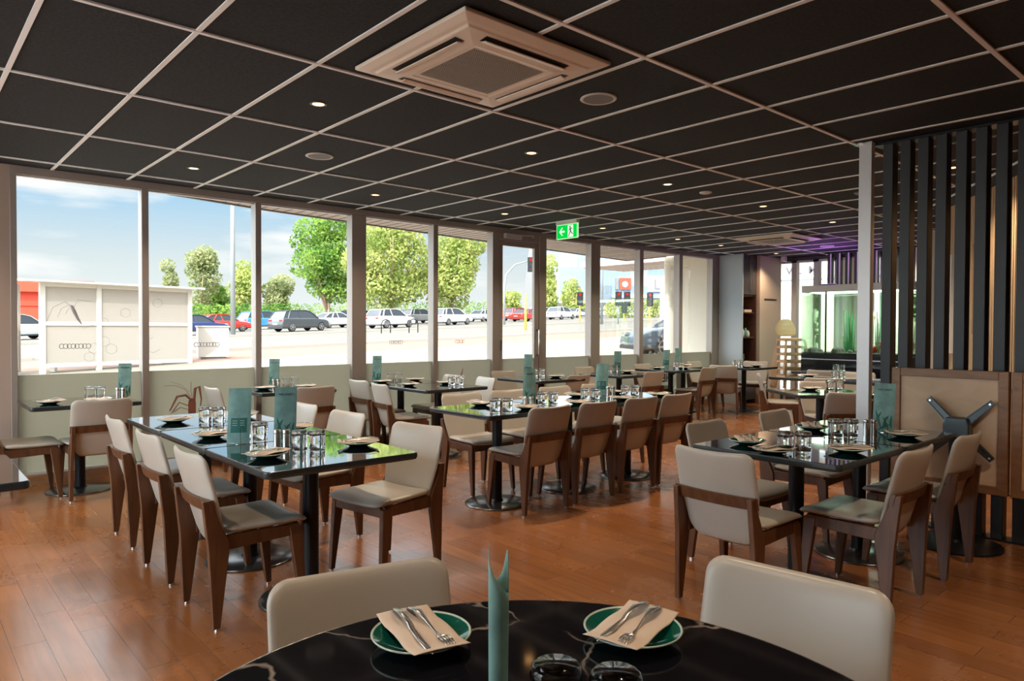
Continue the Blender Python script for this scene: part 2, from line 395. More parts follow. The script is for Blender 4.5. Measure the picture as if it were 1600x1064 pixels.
PAINT = {k: car_paint(k, c) for k, c in dict(white=(.75, .76, .77), silver=(.45, .46, .48), red=(.62, .03, .02), blue=(.04, .22, .55), navy=(.015, .03, .12), dark=(.05, .055, .06), slate=(.06, .09, .13)).items()}

# ------------------------------------------------------------------ room shell
WY = 7.362       # inner face of window wall
FX = 13.08       # far wall
def struct(name, mb, m, **kw):
    o = mb.build(name, m, **kw); o['kind'] = 'structure'; return o
struct('floor', MB().box(-2.2, 13.3, -4.2, WY+.10, -.12, 0), M['floor'])
struct('ceiling', MB().box(-2.2, 13.3, -4.2, WY+.10, CZ, CZ+.5), M['ceil'])
# T bar grid
g = MB()
GX0, GY0 = .4917, 7.0506
k = -4
while GX0+.6*k < FX:
    x = GX0+.6*k
    if x > -2.1: g.box(x-.012, x+.012, -4.0, WY, CZ-.007, CZ)
    k += 1
for k in range(0, 10):
    y = GY0-1.2*k
    if y > -4: g.box(-2.1, FX, y-.012, y+.012, CZ-.009, CZ)
struct('trim_1', g, M['grid'])
# other walls
def wall_with_holes(name, axis, pos, th, a0, a1, holes, m, z1=CZ):
    """axis 'x': wall plane at x=pos, spans y a0..a1 ; holes [(a,b,z0,z1)]"""
    b = MB(); cuts = sorted(holes); cur = a0
    def put(u0, u1, z0, zt):
        if u1-u0 < 1e-4 or zt-z0 < 1e-4: return
        if axis == 'x': b.box(min(pos, pos+th), max(pos, pos+th), u0, u1, z0, zt)
        else: b.box(u0, u1, min(pos, pos+th), max(pos, pos+th), z0, zt)
    for (u0, u1, z0, zt) in cuts:
        put(cur, u0, 0, z1); put(u0, u1, 0, z0); put(u0, u1, zt, z1); cur = u1
    put(cur, a1, 0, z1)
    return struct(name, b, m)
LEFTW = [(1.9, 4.1, .3, 2.6), (4.4, 6.9, .3, 2.6)]
wall_with_holes('wall_left', 'x', -2.1, -.1, -4.1, WY+.1, LEFTW, M['wallpink'])
struct('wall_back', MB().box(-2.2, 13.2, -4.2, -4.1, 0, CZ), M['wallpink'])
wall_with_holes('wall_far', 'x', FX, .12, -4.1, WY+.1, [(3.55, 7.2, .12, 2.70)], M['wallgrey'])
wall_with_holes('wall_window', 'y', WY, .1, -2.2, 13.2, [(.785, 11.55, 0.0, CZ-.001)], M['wallpink'])
wn = 1
def window(poly, name_m='pane'):
    global wn
    o = struct('window_%d' % wn, poly, M[name_m]); wn += 1; return o
for (a, b, z0, z1) in LEFTW:
    w_ = window(MB().box(-2.155, -2.149, a, b, z0, z1))
    MB().box(-2.16, -2.10, (a+b)/2-.03, (a+b)/2+.03, z0, z1).build('glazing_bar', M['frame'], w_)
# main window wall: frame members (x0,x1)
MUL = [(.785, .835), (1.812, 1.874), (2.905, 2.968), (4.035, 4.222), (5.185, 5.258), (6.165, 6.288), (7.045, 7.185), (8.15, 8.36), (9.35, 9.448), (10.46, 10.555), (11.50, 11.63)]
GYY = WY+.055    # glass plane
tn = 2
ZT = 2.700
for (a, b) in MUL:
    o = struct('trim_%d' % tn, MB().box(a, b, WY-.003, WY+.125, 0, ZT), M['frame'], bevel=.004, seg=1); tn += 1
struct('trim_%d' % tn, MB().box(.785, 11.63, WY-.004, WY+.125, ZT, CZ-.001), M['frame']); tn += 1
struct('baseboard_window', MB().box(.835, 6.165, WY-.012, WY+.1, 0, .085).box(7.185, 11.5, WY-.012, WY+.1, 0, .085), M['rimwood'])
struct('baseboard_left', MB().box(-2.1, .77, WY-.02, WY-.001, 0, .1), M['wall'])
FILM_Z = .962
def ring_band(parent, cx, n, z=1.21, s=.030):
    b = MB()
    for i in range(n):
        x = cx+(i-(n-1)/2)*s*1.0
        pts = [(x+s*.62*math.cos(a), GYY-.012, z+s*.72*math.sin(a)) for a in [2*PI*j/12 for j in range(13)]]
        # open ring, alternate gap
        b.tube(pts[1:-1] if i % 2 == 0 else pts, .0026, 5)
    b.build('ring_decal', M['decal'], parent)
PANES = [(0, 1), (1, 2), (2, 3), (3, 4), (4, 5), (6, 7), (7, 8), (8, 9), (9, 10)]
rings = {0: (1.27, 8), 1: (2.42, 8), 3: (4.66, 6), 4: (5.64, 5), 5: (7.48, 5), 2: None}
win = {}
for i, (a, b) in enumerate(PANES):
    x0, x1 = MUL[a][1], MUL[b][0]
    w_ = window(MB().box(x0, x1, GYY-.004, GYY+.004, .085, ZT)); win[a] = w_
    MB().box(x0, x1, GYY-.007, GYY-.0055, .10, FILM_Z).build('frosted_film', M['film'], w_)
    if rings.get(a): ring_band(w_, *rings[a])
# light inner beads at the glazing edge
    bd = MB().box(x0, x1, GYY-.02, GYY+.02, ZT-.012, ZT).box(x0, x1, GYY-.02, GYY+.02, .085, .10)
    bd.build('glazing_bead', M['alu'], w_)
# vinyl line drawings on the first window (molecule hexagons + lobster) and on the film
def hexline(b, cx, cz, r, w=.0016, sides=6, n=None):
    pts = [(cx+r*math.cos(PI/2+2*PI*j/sides), GYY-.012, cz+r*math.sin(PI/2+2*PI*j/sides)) for j in range((n or sides)+1)]
    b.tube(pts, w, 5)
v = MB()
hexline(v, 1.68, 1.52, .045); hexline(v, 1.42, 1.19, .05); hexline(v, 1.50, 1.25, .05); hexline(v, 1.56, 1.18, .05); hexline(v, 1.38, 1.11, .045)
hexline(v, 1.50, 1.43, .04); v.tube([(1.33, GYY-.012, 1.37), (1.40, GYY-.012, 1.40), (1.46, GYY-.012, 1.39)], .0016, 5); v.tube([(1.54, GYY-.012, 1.39), (1.60, GYY-.012, 1.42)], .0016, 5)
v.build('molecule_decal', M['decalpale'], win[0])
v = MB()
hexline(v, 1.96, 1.62, .045); hexline(v, 1.92, 1.21, .075, n=4)
v.build('molecule_decal', M['decalpale'], win[1])
v = MB()
bx, bz = 1.26, 1.53
v.tube([(bx-.02, GYY-.012, bz+.05), (bx+.0, GYY-.012, bz), (bx+.03, GYY-.012, bz-.07), (bx+.06, GYY-.012, bz-.12)], [.010, .017, .012, .006], 6)
for s, k in ((-1, 1), (-1, .6), (-1, .3), (1, 1)):
    v.tube([(bx, GYY-.012, bz+.03), (bx+s*.06*k-.01, GYY-.012, bz+.08*k), (bx+s*.16*k, GYY-.012, bz+.03*k), (bx+s*.21*k, GYY-.012, bz-.10*k)] if s < 0 else [(bx, GYY-.012, bz+.03), (bx+.03, GYY-.012, bz+.10), (bx+.14, GYY-.012, bz+.09)], .0022, 5)
v.build('lobster_outline_decal', M['decalpale'], win[0])
# rust lobster on the film of the second window
v = MB(); Yf = GYY-.014
def T(pts, r): v.tube([(x, Yf, z) for x, z in pts], r, 6)
cx, cz = 2.235, .64
v.pad([(u*.62, w_*1.15) for u, w_ in rrect(.12, .17, .05, 4)], .004, lambda u, w_, t_: (cx+.04+u, Yf+t_, cz-.06+w_))
T([(cx+.03, cz+.02), (cx-.02, cz+.07), (cx-.10, cz+.06), (cx-.17, cz-.08)], [.012, .013, .012, .006])
T([(cx+.06, cz+.02), (cx+.07, cz+.13), (cx+.11, cz+.15), (cx+.13, cz+.02), (cx+.12, cz-.05)], [.012, .014, .012, .007, .005])
T([(cx+.01, cz-.04), (cx-.08, cz+.0), (cx-.15, cz-.10)], .005); T([(cx+.01, cz-.08), (cx-.07, cz-.05), (cx-.13, cz-.09)], .004)
T([(cx+.03, cz+.05), (cx-.03, cz+.13), (cx-.12, cz+.17), (cx-.22, cz+.17)], .0022); T([(cx+.04, cz+.05), (cx+.03, cz+.12), (cx+.03, cz+.2)], .0022); T([(cx+.02, cz+.1), (cx-.08, cz+.18), (cx-.16, cz+.21)], .0016)
v.build('lobster_decal', M['lobster'], win[1])
v = MB(); cx, cz = 5.55, .62
T([(cx, cz), (cx+.04, cz+.08), (cx+.12, cz+.16), (cx+.14, cz+.24)], [.008, .011, .008, .002]); T([(cx-.03, cz), (cx-.05, cz+.1), (cx-.12, cz+.13)], .002); T([(cx-.01, cz), (cx-.02, cz+.14)], .002)
v.build('lobster_decal', M['lobster'], win[4])
v = MB(); cx, cz = 3.72, .62
T([(cx, cz-.12), (cx, cz+.02)], .004); T([(cx-.03, cz-.06), (cx+.03, cz-.06)], .004); T([(cx+.03, cz+.01), (cx+.12, cz+.01)], .003); T([(cx-.05, cz-.2), (cx+.1, cz-.21)], .004)
v.build('lobster_decal', M['lobster'], win[2])
tm = text_mesh('THE', .20, .001, bold=.004)
for vt in tm.vertices: x, y, z = vt.co; vt.co = (10.225 - x, GYY-.011, .525+y)
link('reversed_lettering', tm, M['redtxt'], win[8])
v = MB()
for i in range(3): v.box(10.05+i*.05, 10.09+i*.05, GYY-.013, GYY-.011, .60, .605)
v.build('small_decal', M['redtxt'], win[9])

# door leaf
d = struct('door_1', MB().box(6.295, 6.355, WY+.01, WY+.06, 0, ZT-.09).box(6.955, 7.040, WY+.01, WY+.06, 0, ZT-.09).box(6.355, 6.955, WY+.01, WY+.06, ZT-.17, ZT-.09).box(6.355, 6.955, WY+.01, WY+.06, 0, .14), M['frame'], bevel=.003, seg=1)
MB().box(6.355, 6.955, WY+.030, WY+.038, .14, ZT-.17).build('door_pane', M['pane'], d)
MB().box(6.355, 6.955, WY+.026, WY+.028, .14, FILM_Z).build('frosted_film', M['film'], d)
MB().box(6.288, 7.045, WY+.0, WY+.09, ZT-.085, ZT).build('door_head', M['frame'], d)
MB().box(6.36, 6.66, WY-.055, WY+.005, ZT-.075, ZT-.005).build('door_closer', M['alu'], d, bevel=.006)
MB().tube([(6.62, WY-.03, ZT-.02), (6.80, WY-.12, ZT-.015), (6.92, WY-.0, ZT-.02)], .008, 6).build('closer_arm', M['alu'], d)
MB().tube([(7.0, WY+.01, 1.36), (7.0, WY-.05, 1.36), (6.985, WY-.065, 1.33), (6.98, WY-.068, 1.18), (6.985, WY-.065, 1.03), (7.0, WY-.05, 1.0), (7.0, WY+.01, 1.0)], .013, 8).build('door_handle', M['steel'], d, smooth=True)
MB().box(6.31, 6.335, WY-.004, WY+.012, 1.08, 1.22).build('push_plate', M['steel'], d)

# far wall glazing
fm = [(7.05, 7.2), (6.52, 6.62), (6.09, 6.19), (5.70, 5.80), (4.9, 5.0), (4.2, 4.3), (3.55, 3.62)]
fb = MB()
for a, b in fm: fb.box(FX-.02, FX+.1, a, b, .12, 2.70)
fb.box(FX-.02, FX+.1, 3.55, 7.2, 2.66, 2.70).box(FX-.02, FX+.1, 3.55, 7.2, .12, .2)
struct('trim_%d' % tn, fb, M['alu']); tn += 1
for (a, b), (c, d_) in zip(fm, fm[1:]): window(MB().box(FX+.04, FX+.046, d_, a, .2, 2.66))

# ------------------------------------------------------------------ outside: ground, paths, road
def gz(x, y): return max(-.06, -.05 + .033*x + .006*y)
def ground(name, m, x0, x1, y0, y1, off=0.0, kind='structure', nx=14):
    bm = bmesh.new(); nx = max(1, int((x1-x0)/6)); ny = max(1, int((y1-y0)/10))
    vs = [[bm.verts.new((x0+(x1-x0)*i/nx, y0+(y1-y0)*j/ny, gz(x0+(x1-x0)*i/nx, y0+(y1-y0)*j/ny)+off)) for i in range(nx+1)] for j in range(ny+1)]
    for j in range(ny):
        for i in range(nx): bm.faces.new([vs[j][i], vs[j][i+1], vs[j+1][i+1], vs[j+1][i]])
    me = bpy.data.meshes.new(name); bm.to_mesh(me); bm.free()
    o = link(name, me, m); o['kind'] = kind; return o
ground('concrete_forecourt', M['concrete'], -40, 140, 7.47, 19)
ground('brown_edging', M['bark'], -40, 140, 19, 19.5)
ground('footpath', M['concrete'], -40, 140, 19.5, 22.5)
ground('paving_strip', M['paver'], -40, 140, 22.5, 28, .0)
ground('street_road', M['asphalt'], -60, 220, 28, 45, .0)
ground('verge', M['concrete'], -60, 220, 45, 48, .0)
ground('car_park', M['asphalt'], -120, 320, 48, 300, 0)
kb = MB()
for x in range(-30, 130, 8):
    kb.hexa([(x, 27.9, gz(x, 28)), (x+8, 27.9, gz(x+8, 28)), (x+8, 28.2, gz(x+8, 28)), (x, 28.2, gz(x, 28)), (x, 27.9, gz(x, 28)+.12), (x+8, 27.9, gz(x+8, 28)+.12), (x+8, 28.2, gz(x+8, 28)+.12), (x, 28.2, gz(x, 28)+.12)])
    kb.hexa([(x, 44.8, gz(x, 45)), (x+8, 44.8, gz(x+8, 45)), (x+8, 45.1, gz(x+8, 45)), (x, 45.1, gz(x, 45)), (x, 44.8, gz(x, 45)+.14), (x+8, 44.8, gz(x+8, 45)+.14), (x+8, 45.1, gz(x+8, 45)+.14), (x, 45.1, gz(x, 45)+.14)])
tag(kb.build('street_kerb', M['kerb']), kind='structure')
ground('forecourt_side', M['concrete'], 13.3, 140, -60, 7.47)
ground('left_yard', mat('pale bounce yard', (.72, .70, .66), .9), -40, -2.25, -60, 7.47)  # unseen ground, made extra pale to bounce light onto the ceiling

# eave soffit (wedge shape, boards run out from the wall)
EV = [(1.75, WY+.13), (2.33, 8.30), (3.6, 8.62), (5.2, 8.85), (7.6, 9.2), (9.2, 9.38), (11.9, 9.72), (11.75, 8.6), (12.4, WY+.13)]
so = MB().prism(EV, 2.85, 2.93)
so_o = struct('eave_soffit', so, M['soffit'])
ln = MB()
def ev_y(x):
    P_ = EV[:7]
    for (a, b), (c, d_) in zip(P_, P_[1:]):
        if a <= x <= c: return b+(d_-b)*(x-a)/(c-a)
    return WY+.2
x = 2.0
while x < 11.8:
    ln.box(x, x+.012, WY+.13, ev_y(x)-.02, 2.846, 2.8515); x += .16
ln.build('board_joint', M['soffit_line'], so_o)
fa = MB()
for (a, b), (c, d_) in zip(EV[:8], EV[1:8]):
    fa.bar((a, b, 2.90), (c, d_, 2.90), (.04, .13))
fa.build('fascia_board', M['fascia'], so_o)
# building body above the windows, and outside return wall + column
struct('wall_upper', MB().box(-2.3, 13.3, WY+.10, WY+.16, CZ, 3.4).box(-2.3, 13.3, -4.3, WY+.1, 3.3, 3.4), M['extwall'])
struct('wall_return', MB().box(11.9, 12.2, WY+.12, 8.36, -.1, 2.85), M['extwall'])
struct('porch_column', MB().lathe([(.19, -.1), (.19, 2.85)], 32, (12.05, 8.62, 0)), M['extwall'], smooth=True)
# side porch seen through the far glazing
struct('wall_neighbour', MB().box(17.5, 17.8, 2, 13, -.1, 2.62), M['extwall'])
aw = tag(empty('awning_sign', (16.8, 8.4, 2.84)), 'white fascia sign outside the far corner window with spaced dark capital letters', 'sign')
MB().box(-.06, .06, -2.6, 1.2, -.22, .22).build('board', M['white'], aw)
tm = text_mesh('VIL  M', .26, .004, bold=.006)
for vt in tm.vertices: a, b, c = vt.co; vt.co = (-.066-c, -a*1.15-.17, b-.02)
link('lettering', tm, M['decal'], aw)
MB().box(-.02, .02, -2.5, -2.4, -2.6, -.22).box(-.02, .02, 1.0, 1.1, -2.6, -.22).build('post', M['white'], aw)
struct('porch_beam', MB().box(13.4, 15.2, 2.5, 12.5, 2.95, 3.1), M['soffit'])
struct('porch_pier', MB().box(14.0, 14.25, 5.55, 6.15, 0.3, 2.95), M['extwall'])

# ------------------------------------------------------------------ furniture: chair
def make_chair():
    t = empty('dining_chair')
    # seat cushion
    out = dense(rrect(.455, .405, .045, 5), .04)
    def sd(u, v, w):
        wid = 1 - .06*(.22-v)/.44
        z = .437 + w + .010*(abs(u)/.22)**2 + .008*(v/.22)**2 - (.018*max(0, (v-.115)/.09)**2)
        return (u*wid, v+.040, z)
    MB().pad(out, .024, sd).build('seat', M['leather'], t, smooth=True)
    # backrest: tapered, dished, reclined panel reaching below the seat
    H0, H1 = .345, .805
    o2 = []
    for u, v in dense(rrect(.44, H1-H0, .05, 6), .03):
        s_ = (v+(H1-H0)/2)/(H1-H0)
        # more rounding at lower corners
        o2.append((u, v))
    def bd(u, v, w):
        s_ = (v+(H1-H0)/2)/(H1-H0)
        wid = .82 + .18*min(1, s_/.52)
        if s_ < .16: wid *= 1 - .14*((.16-s_)/.16)**1.5
        z = H0+(H1-H0)*s_ + .012*(1-(u/.22)**2)*(1 if s_ > .9 else 0)*0 + .010*(abs(u)/.22)**2*s_
        y = -.155 - .135*s_ + .030*(u/.22)**2*(.4+.6*s_)
        return (u*wid, y + w, z)
    MB().pad(o2, .017, bd, rings=(0, .3, .55, .72, .84, .91, .96, 1.0), p=9).build('backrest', M['leather'], t, smooth=True)
    # back rail hugging the backrest
    b = MB(); n = 12
    def yc(u, z):
        s_ = (z-H0)/(H1-H0); return -.155 - .135*s_ + .030*(u/.22)**2*(.4+.6*s_) - .016
    us = [-.222+.444*i/n for i in range(n+1)]
    for x0, x1 in zip(us, us[1:]):
        z0, z1 = .545, .602
        b.hexa([(x0, yc(x0, z0)-.020, z0), (x1, yc(x1, z0)-.020, z0), (x1, yc(x1, z0), z0), (x0, yc(x0, z0), z0), (x0, yc(x0, z1)-.020, z1), (x1, yc(x1, z1)-.020, z1), (x1, yc(x1, z1), z1), (x0, yc(x0, z1), z1)])
    bmesh.ops.remove_doubles(b.bm, verts=b.bm.verts, dist=.0005)
    b.build('back_rail', M['walnut'], t)
    # seat frame: two side rails, a front rail and a rear rail
    b = MB()
    for s in (-1, 1): b.bar((s*.196, -.17, .392), (s*.203, .19, .398), (.026, .066), (.026, .054))
    b.box(-.19, .19, .178, .202, .368, .423).box(-.175, .175, -.150, -.130, .365, .40)
    b.build('seat_frame', M['walnut'], t, bevel=.002, seg=1)
    for s in (-1, 1):
        # rear leg, side profile (y,z) thick at seat height, narrow at the foot and at the rail
        prof = [(-.228, .012), (-.195, .012), (-.150, .355), (-.150, .40), (-.238, .598), (-.268, .600), (-.243, .36)]
        b = MB(); lo = []; 
        A = [b.bm.verts.new((s*(.203+.014*(1-z/.6))-.014, y, z)) for y, z in prof]; B = [b.bm.verts.new((s*(.203+.014*(1-z/.6))+.014, y, z)) for y, z in prof]
        b.bm.faces.new(A[::-1]); b.bm.faces.new(B)
        for k in range(7): b.bm.faces.new([A[k], A[(k+1) % 7], B[(k+1) % 7], B[k]])
        lg = b.build('leg', M['walnut'], t, bevel=.003, seg=1)
        MB().lathe([(0, 0), (.011, 0), (.011, .013), (0, .013)], 10, (s*.217, -.207, 0)).build('glide', M['glide'], lg)
        b = MB().hexa([(s*.215-.014, .196, .012), (s*.215+.014, .196, .012), (s*.215+.014, .226, .012), (s*.215-.014, .226, .012),
                       (s*.203-.017, .140, .415), (s*.203+.017, .140, .415), (s*.203+.017, .205, .415), (s*.203-.017, .205, .415)])
        lg = b.build('leg', M['walnut'], t, bevel=.003, seg=1)
        MB().lathe([(0, 0), (.011, 0), (.011, .013), (0, .013)], 10, (s*.215, .211, 0)).build('glide', M['glide'], lg)
    return t
CHAIR = make_chair()
def chair(x, y, ang, label, group):
    """ang = compass of the sitter's gaze in degrees from +X"""
    return inst(CHAIR, (x, y, 0), math.radians(ang-90), label, 'chair', group)

# ------------------------------------------------------------------ tables
TH = .757
def make_table(w, d, base_r=.255, m='granite', label_m=None):
    t = empty('dining_table')
    o = rrect(w-.004, d-.004, .028, 5)
    b = MB(); n = len(o)
    prof = [(.965, TH-.036), (.99, TH-.033), (1.0, TH-.022), (1.0, TH-.008), (.9955, TH-.002), (.985, TH)]
    rings = [[b.bm.verts.new((u*s, v*s, z)) for u, v in o] for s, z in prof]
    for A, B in zip(rings, rings[1:]):
        for k in range(n): b.bm.faces.new([A[k], A[(k+1) % n], B[(k+1) % n], B[k]])
    b.bm.faces.new(rings[0][::-1])
    for f in b.bm.faces: f.material_index = 1
    b.bm.faces.new(rings[-1])
    b.build('tabletop', [M[m], M['edge']], t)
    MB().box(-.2, .2, -.2, .2, TH-.050, TH-.037).build('mounting_plate', M['blackmetal'], t)
    MB().lathe([(0, .02), (.055, .02), (.042, .035), (.040, .06), (.040, TH-.05), (0, TH-.05)], 20).build('column', M['blackmetal'], t, smooth=False)
    MB().lathe([(0, 0), (base_r, 0), (base_r, .008), (base_r*.97, .013), (.07, .022), (0, .024)], 48).build('base_plate', M['plate_metal'], t, smooth=True)
    return t
TABLES = {}
def table(key, x, y, w, d, rz=0, label='', group=None):
    k = (w, d)
    if k not in TABLES: TABLES[k] = make_table(w, d)
    return inst(TABLES[k], (x, y, 0), math.radians(rz), label, 'table', group)
G_T = 'square black restaurant tables'
table('L1', 1.62, 3.385, .8, .805, 0, 'black square table nearest the camera in the left row of three joined tables', 'left row of joined tables')
table('L2', 1.62, 4.195, .8, .805, 0, 'middle black table of the three joined in the left row', 'left row of joined tables')
table('L3', 1.62, 5.0, .8, .79, 0, 'black table closest to the window in the left row of three', 'left row of joined tables')
table('C1', 3.61, 4.25, .8, .77, 0, 'left end black table of the long centre row with four chairs in front', 'centre row of joined tables')
table('C2', 4.415, 4.25, .8, .77, 0, 'middle black table of the long centre row', 'centre row of joined tables')
table('C3', 5.22, 4.25, .8, .77, 0, 'right end black table of the long centre row', 'centre row of joined tables')
table('R1', 3.69, 1.83, .8, .81, 0, 'black glossy table left half of the pair on the right, reflecting green glass', 'right hand pair of tables')
table('R2', 4.50, 1.83, .8, .81, 0, 'black table right half of the pair, its end by the folded up tabletop', 'right hand pair of tables')
table('W1', 1.215, 6.92, .8, .74, 0, 'black two seat table against the leftmost window', 'tables along the windows')
table('W2', 3.05, 6.94, .8, .70, 0, 'black two seat table at the second and third windows, green menu standing on it', 'tables along the windows')
table('W3a', 4.46, 6.24, .82, .74, 0, 'near half of the four seat window table by the wide bronze column', 'tables along the windows')
table('W3b', 4.46, 6.985, .82, .73, 0, 'window side half of the four seat table by the wide bronze column', 'tables along the windows')
table('W4', 6.20, 6.44, .82, .80, 0, 'black table in front of the glass entrance door', 'tables along the windows')
table('W5', 7.68, 6.40, .82, .80, 0, 'black table just right of the glass door behind the centre row', 'tables along the windows')
table('W6', 9.22, 6.64, .82, .80, 0, 'black table in front of the cream return wall, left half', 'tables along the windows')
table('W6b', 10.03, 6.97, .78, .70, 0, 'black table in front of the cream return wall, right half with dark menu', 'tables along the windows')
table('W7', 10.78, 6.28, .82, .80, 0, 'black table standing before the tall grey cabinet', 'tables along the windows')
table('B1', 7.10, 3.28, .82, .80, -38, 'black angled table behind the right hand pair, left of the silver post', 'tables near the aquarium')
table('B2', 9.15, 4.05, .82, 1.4, 0, 'long black table behind the angled one, before the aquarium', 'tables near the aquarium')
table('B3', 10.55, 4.75, .8, .8, 0, 'farthest black table right beside the aquarium cabinet', 'tables near the aquarium')
# corner table cut by the left edge of the picture
table('E1', .05-.015, 3.86, .8, .805, 0, 'black table at the left edge of the picture, only a corner showing', G_T)

# round marble table in front
RC = (.70, .72); RR = .632
rt = tag(empty('round_table', (RC[0], RC[1], 0)), 'round black marble table with white veins in the foreground', 'table')
MB().lathe([(0, TH-.03), (RR-.02, TH-.03), (RR-.004, TH-.024), (RR, TH-.014), (RR-.002, TH-.004), (RR-.008, TH), (0, TH)], 96).build('tabletop', M['marble'], rt)
MB().lathe([(RR+.0015, TH-.020), (RR+.0015, TH-.003), (RR-.006, TH+.0006), (RR-.008, TH+.0002)], 96).build('metal_edge', M['steel'], rt, smooth=True)
MB().lathe([(0, .02), (.05, .02), (.045, .05), (.045, TH-.03), (0, TH-.03)], 20).build('column', M['blackmetal'], rt)
MB().lathe([(0, 0), (.34, 0), (.34, .01), (.07, .022), (0, .024)], 48).build('base_plate', M['blackmetal'], rt)

# ------------------------------------------------------------------ chairs
gL, gC, gR = 'chairs around the left row of tables', 'chairs around the centre row of tables', 'chairs around the right hand tables'
gW, gB, gF = 'chairs along the windows', 'chairs near the aquarium', 'foreground chairs at the round table'
chair(1.32, 3.50, 0, 'nearest cream chair on the left side of the left table row, seen from behind', gL)
chair(1.33, 4.25, 1, 'middle cream chair on the left side of the left table row', gL)
chair(1.345, 5.07, 0, 'cream chair on the left side of the left row closest to the window', gL)
chair(2.13, 3.50, 190, 'cream chair facing left at the near table of the left row, seat fully visible', gL)
chair(2.11, 4.36, 184, 'cream chair facing left at the middle table of the left row', gL)
chair(2.11, 5.06, 182, 'cream chair facing left at the window end of the left row, behind a menu', gL)
for x, w_ in ((3.71, 'first from the left'), (4.25, 'second from the left'), (4.80, 'third from the left'), (5.31, 'fourth, at the right end')):
    chair(x, 4.0, 89, 'cream chair seen from behind, near side of centre row, ' + w_, gC)
for x, w_ in ((3.80, 'left end, whole seat visible'), (4.36, 'second from the left'), (4.97, 'third from the left'), (5.58, 'right end')):
    chair(x, 4.72, 268, 'cream chair facing the camera, far side of centre row, ' + w_, gC)
chair(3.235, 1.90, 0, 'cream chair with curved walnut rail at the left end of the right hand tables', gR)
chair(3.80, 1.53, 90, 'cream chair on the near side of the right hand pair, left one, in profile', gR)
chair(4.57, 1.52, 90, 'cream chair on the near side of the right hand tables, beside the metal spider bracket', gR)
chair(3.84, 2.24, 270, 'cream chair on the far side of the right hand pair, left one', gR)
chair(4.74, 2.26, 272, 'cream chair on the far side of the right hand pair, right one', gR)
chair(.785, 1.243, 256.5, 'cream leather chair back in the foreground left of the rolled menu', gF)
chair(1.353, .770, 187, 'cream leather chair back in the foreground right of the round table', gF)
chair(1.28, 6.66, 91, 'cream chair seen from behind at the leftmost window table', gW)
chair(.82, 6.86, 0, 'cream chair in profile cut by the left picture edge at the leftmost window table', gW)
chair(2.60, 7.02, 0, 'cream chair facing right in front of the vinyl lobster on the second window', gW)
chair(3.14, 6.73, 92, 'tan shaded chair seen from behind at the third window', gW)
chair(4.17, 6.99, 0, 'cream chair on the left of the four seat window table, window side', gW)
chair(4.08, 6.36, -8, 'cream chair on the left of the four seat window table, near side', gW)
chair(4.97, 6.98, 180, 'cream chair on the right of the four seat window table, window side', gW)
chair(5.02, 6.46, 170, 'cream chair on the right of the four seat window table, near side', gW)
chair(6.28, 7.02, 268, 'tan shaded chair behind the table at the glass door, facing the camera', gW)
chair(6.50, 6.33, 92, 'tan shaded chair seen from behind right of the table at the glass door', gW)
chair(7.88, 7.00, 270, 'tan shaded chair behind the table right of the door, facing the camera', gW)
chair(7.84, 6.17, 90, 'tan chair seen from behind at the table right of the door', gW)
chair(9.35, 7.04, 270, 'tan shaded chair behind the table before the cream return wall', gW)
chair(9.38, 6.30, 90, 'cream chair seen from behind at the table before the cream return wall', gW)
chair(10.22, 6.28, 22, 'bright cream chair seen from behind left of the table by the grey cabinet', gW)
chair(11.50, 6.52, 200, 'cream chair facing the camera right of the table by the grey cabinet', gW)
chair(10.80, 7.02, 270, 'cream chair between the last window and the grey cabinet, only its top showing', gW)
chair(8.66, 4.52, -60, 'cream chair in profile facing right in front of the stacked high chairs', gB)
chair(6.84, 3.02, 52, 'cream chair seen from behind at the angled table left of the silver post', gB)
chair(7.62, 3.42, 232, 'tan chair facing the camera at the angled table left of the silver post', gB)
chair(8.62, 3.92, 20, 'cream chair seen from behind at the long table before the aquarium', gB)
chair(10.22, 4.62, 10, 'pale chair seen from behind at the farthest table before the aquarium', gB)
chair(9.62, 4.0, 190, 'pale chair facing the camera at the long table before the aquarium', gB)

# ------------------------------------------------------------------ flip top table parked on its side + slat screen
ft = tag(empty('flip_top_table', (5.17, 1.50, 0)), 'folded table with upright plywood underside and grey four arm spider bracket', 'table')
MB().lathe([(0, 0), (.27, 0), (.27, .01), (.07, .022), (0, .024)], 48).build('base_plate', M['blackmetal'], ft)
MB().lathe([(0, .02), (.05, .02), (.04, .04), (.04, .70), (0, .70)], 20).build('column', M['blackmetal'], ft)
hub = MB().prism([(-.06, -.075), (.06, -.075), (.075, -.03), (.075, .03), (.06, .075), (-.06, .075), (-.075, .03), (-.075, -.03)], -.03, .065, 'x')
hub.build('hub', M['castiron'], ft, bevel=.006, loc=(.02, 0, .745))
for sy, sz in ((1, 1), (-1, 1), (1, -1), (-1, -1)):
    b = MB(); a_ = (.05, sy*.045, .745+sz*.045); e_ = (.075, sy*.185, .745+sz*.185)
    b.bar(a_, e_, (.052, .03), (.036, .016), up=(1, 0, 0))
    dy, dz = (e_[1]-a_[1]), (e_[2]-a_[2]); L = math.hypot(dy, dz); ny, nz_ = -dz/L*.019, dy/L*.019
    for q in (1, -1): b.bar((a_[0]-.018, a_[1]+ny*q, a_[2]+nz_*q), (e_[0]-.010, e_[1]+ny*q*.8, e_[2]+nz_*q*.8), (.006, .012), (.005, .008), up=(1, 0, 0))
    arm = b.build('bracket_arm', M['castiron'], ft)
    MB().lathe([(0, 0), (.007, 0), (.007, .01), (0, .01)], 8, (0, 0, 0)).build('screw', M['glide'], arm, loc=(e_[0]-.01, e_[1]*.93, .745+(e_[2]-.745)*.93), rot=(0, -PI/2, 0))
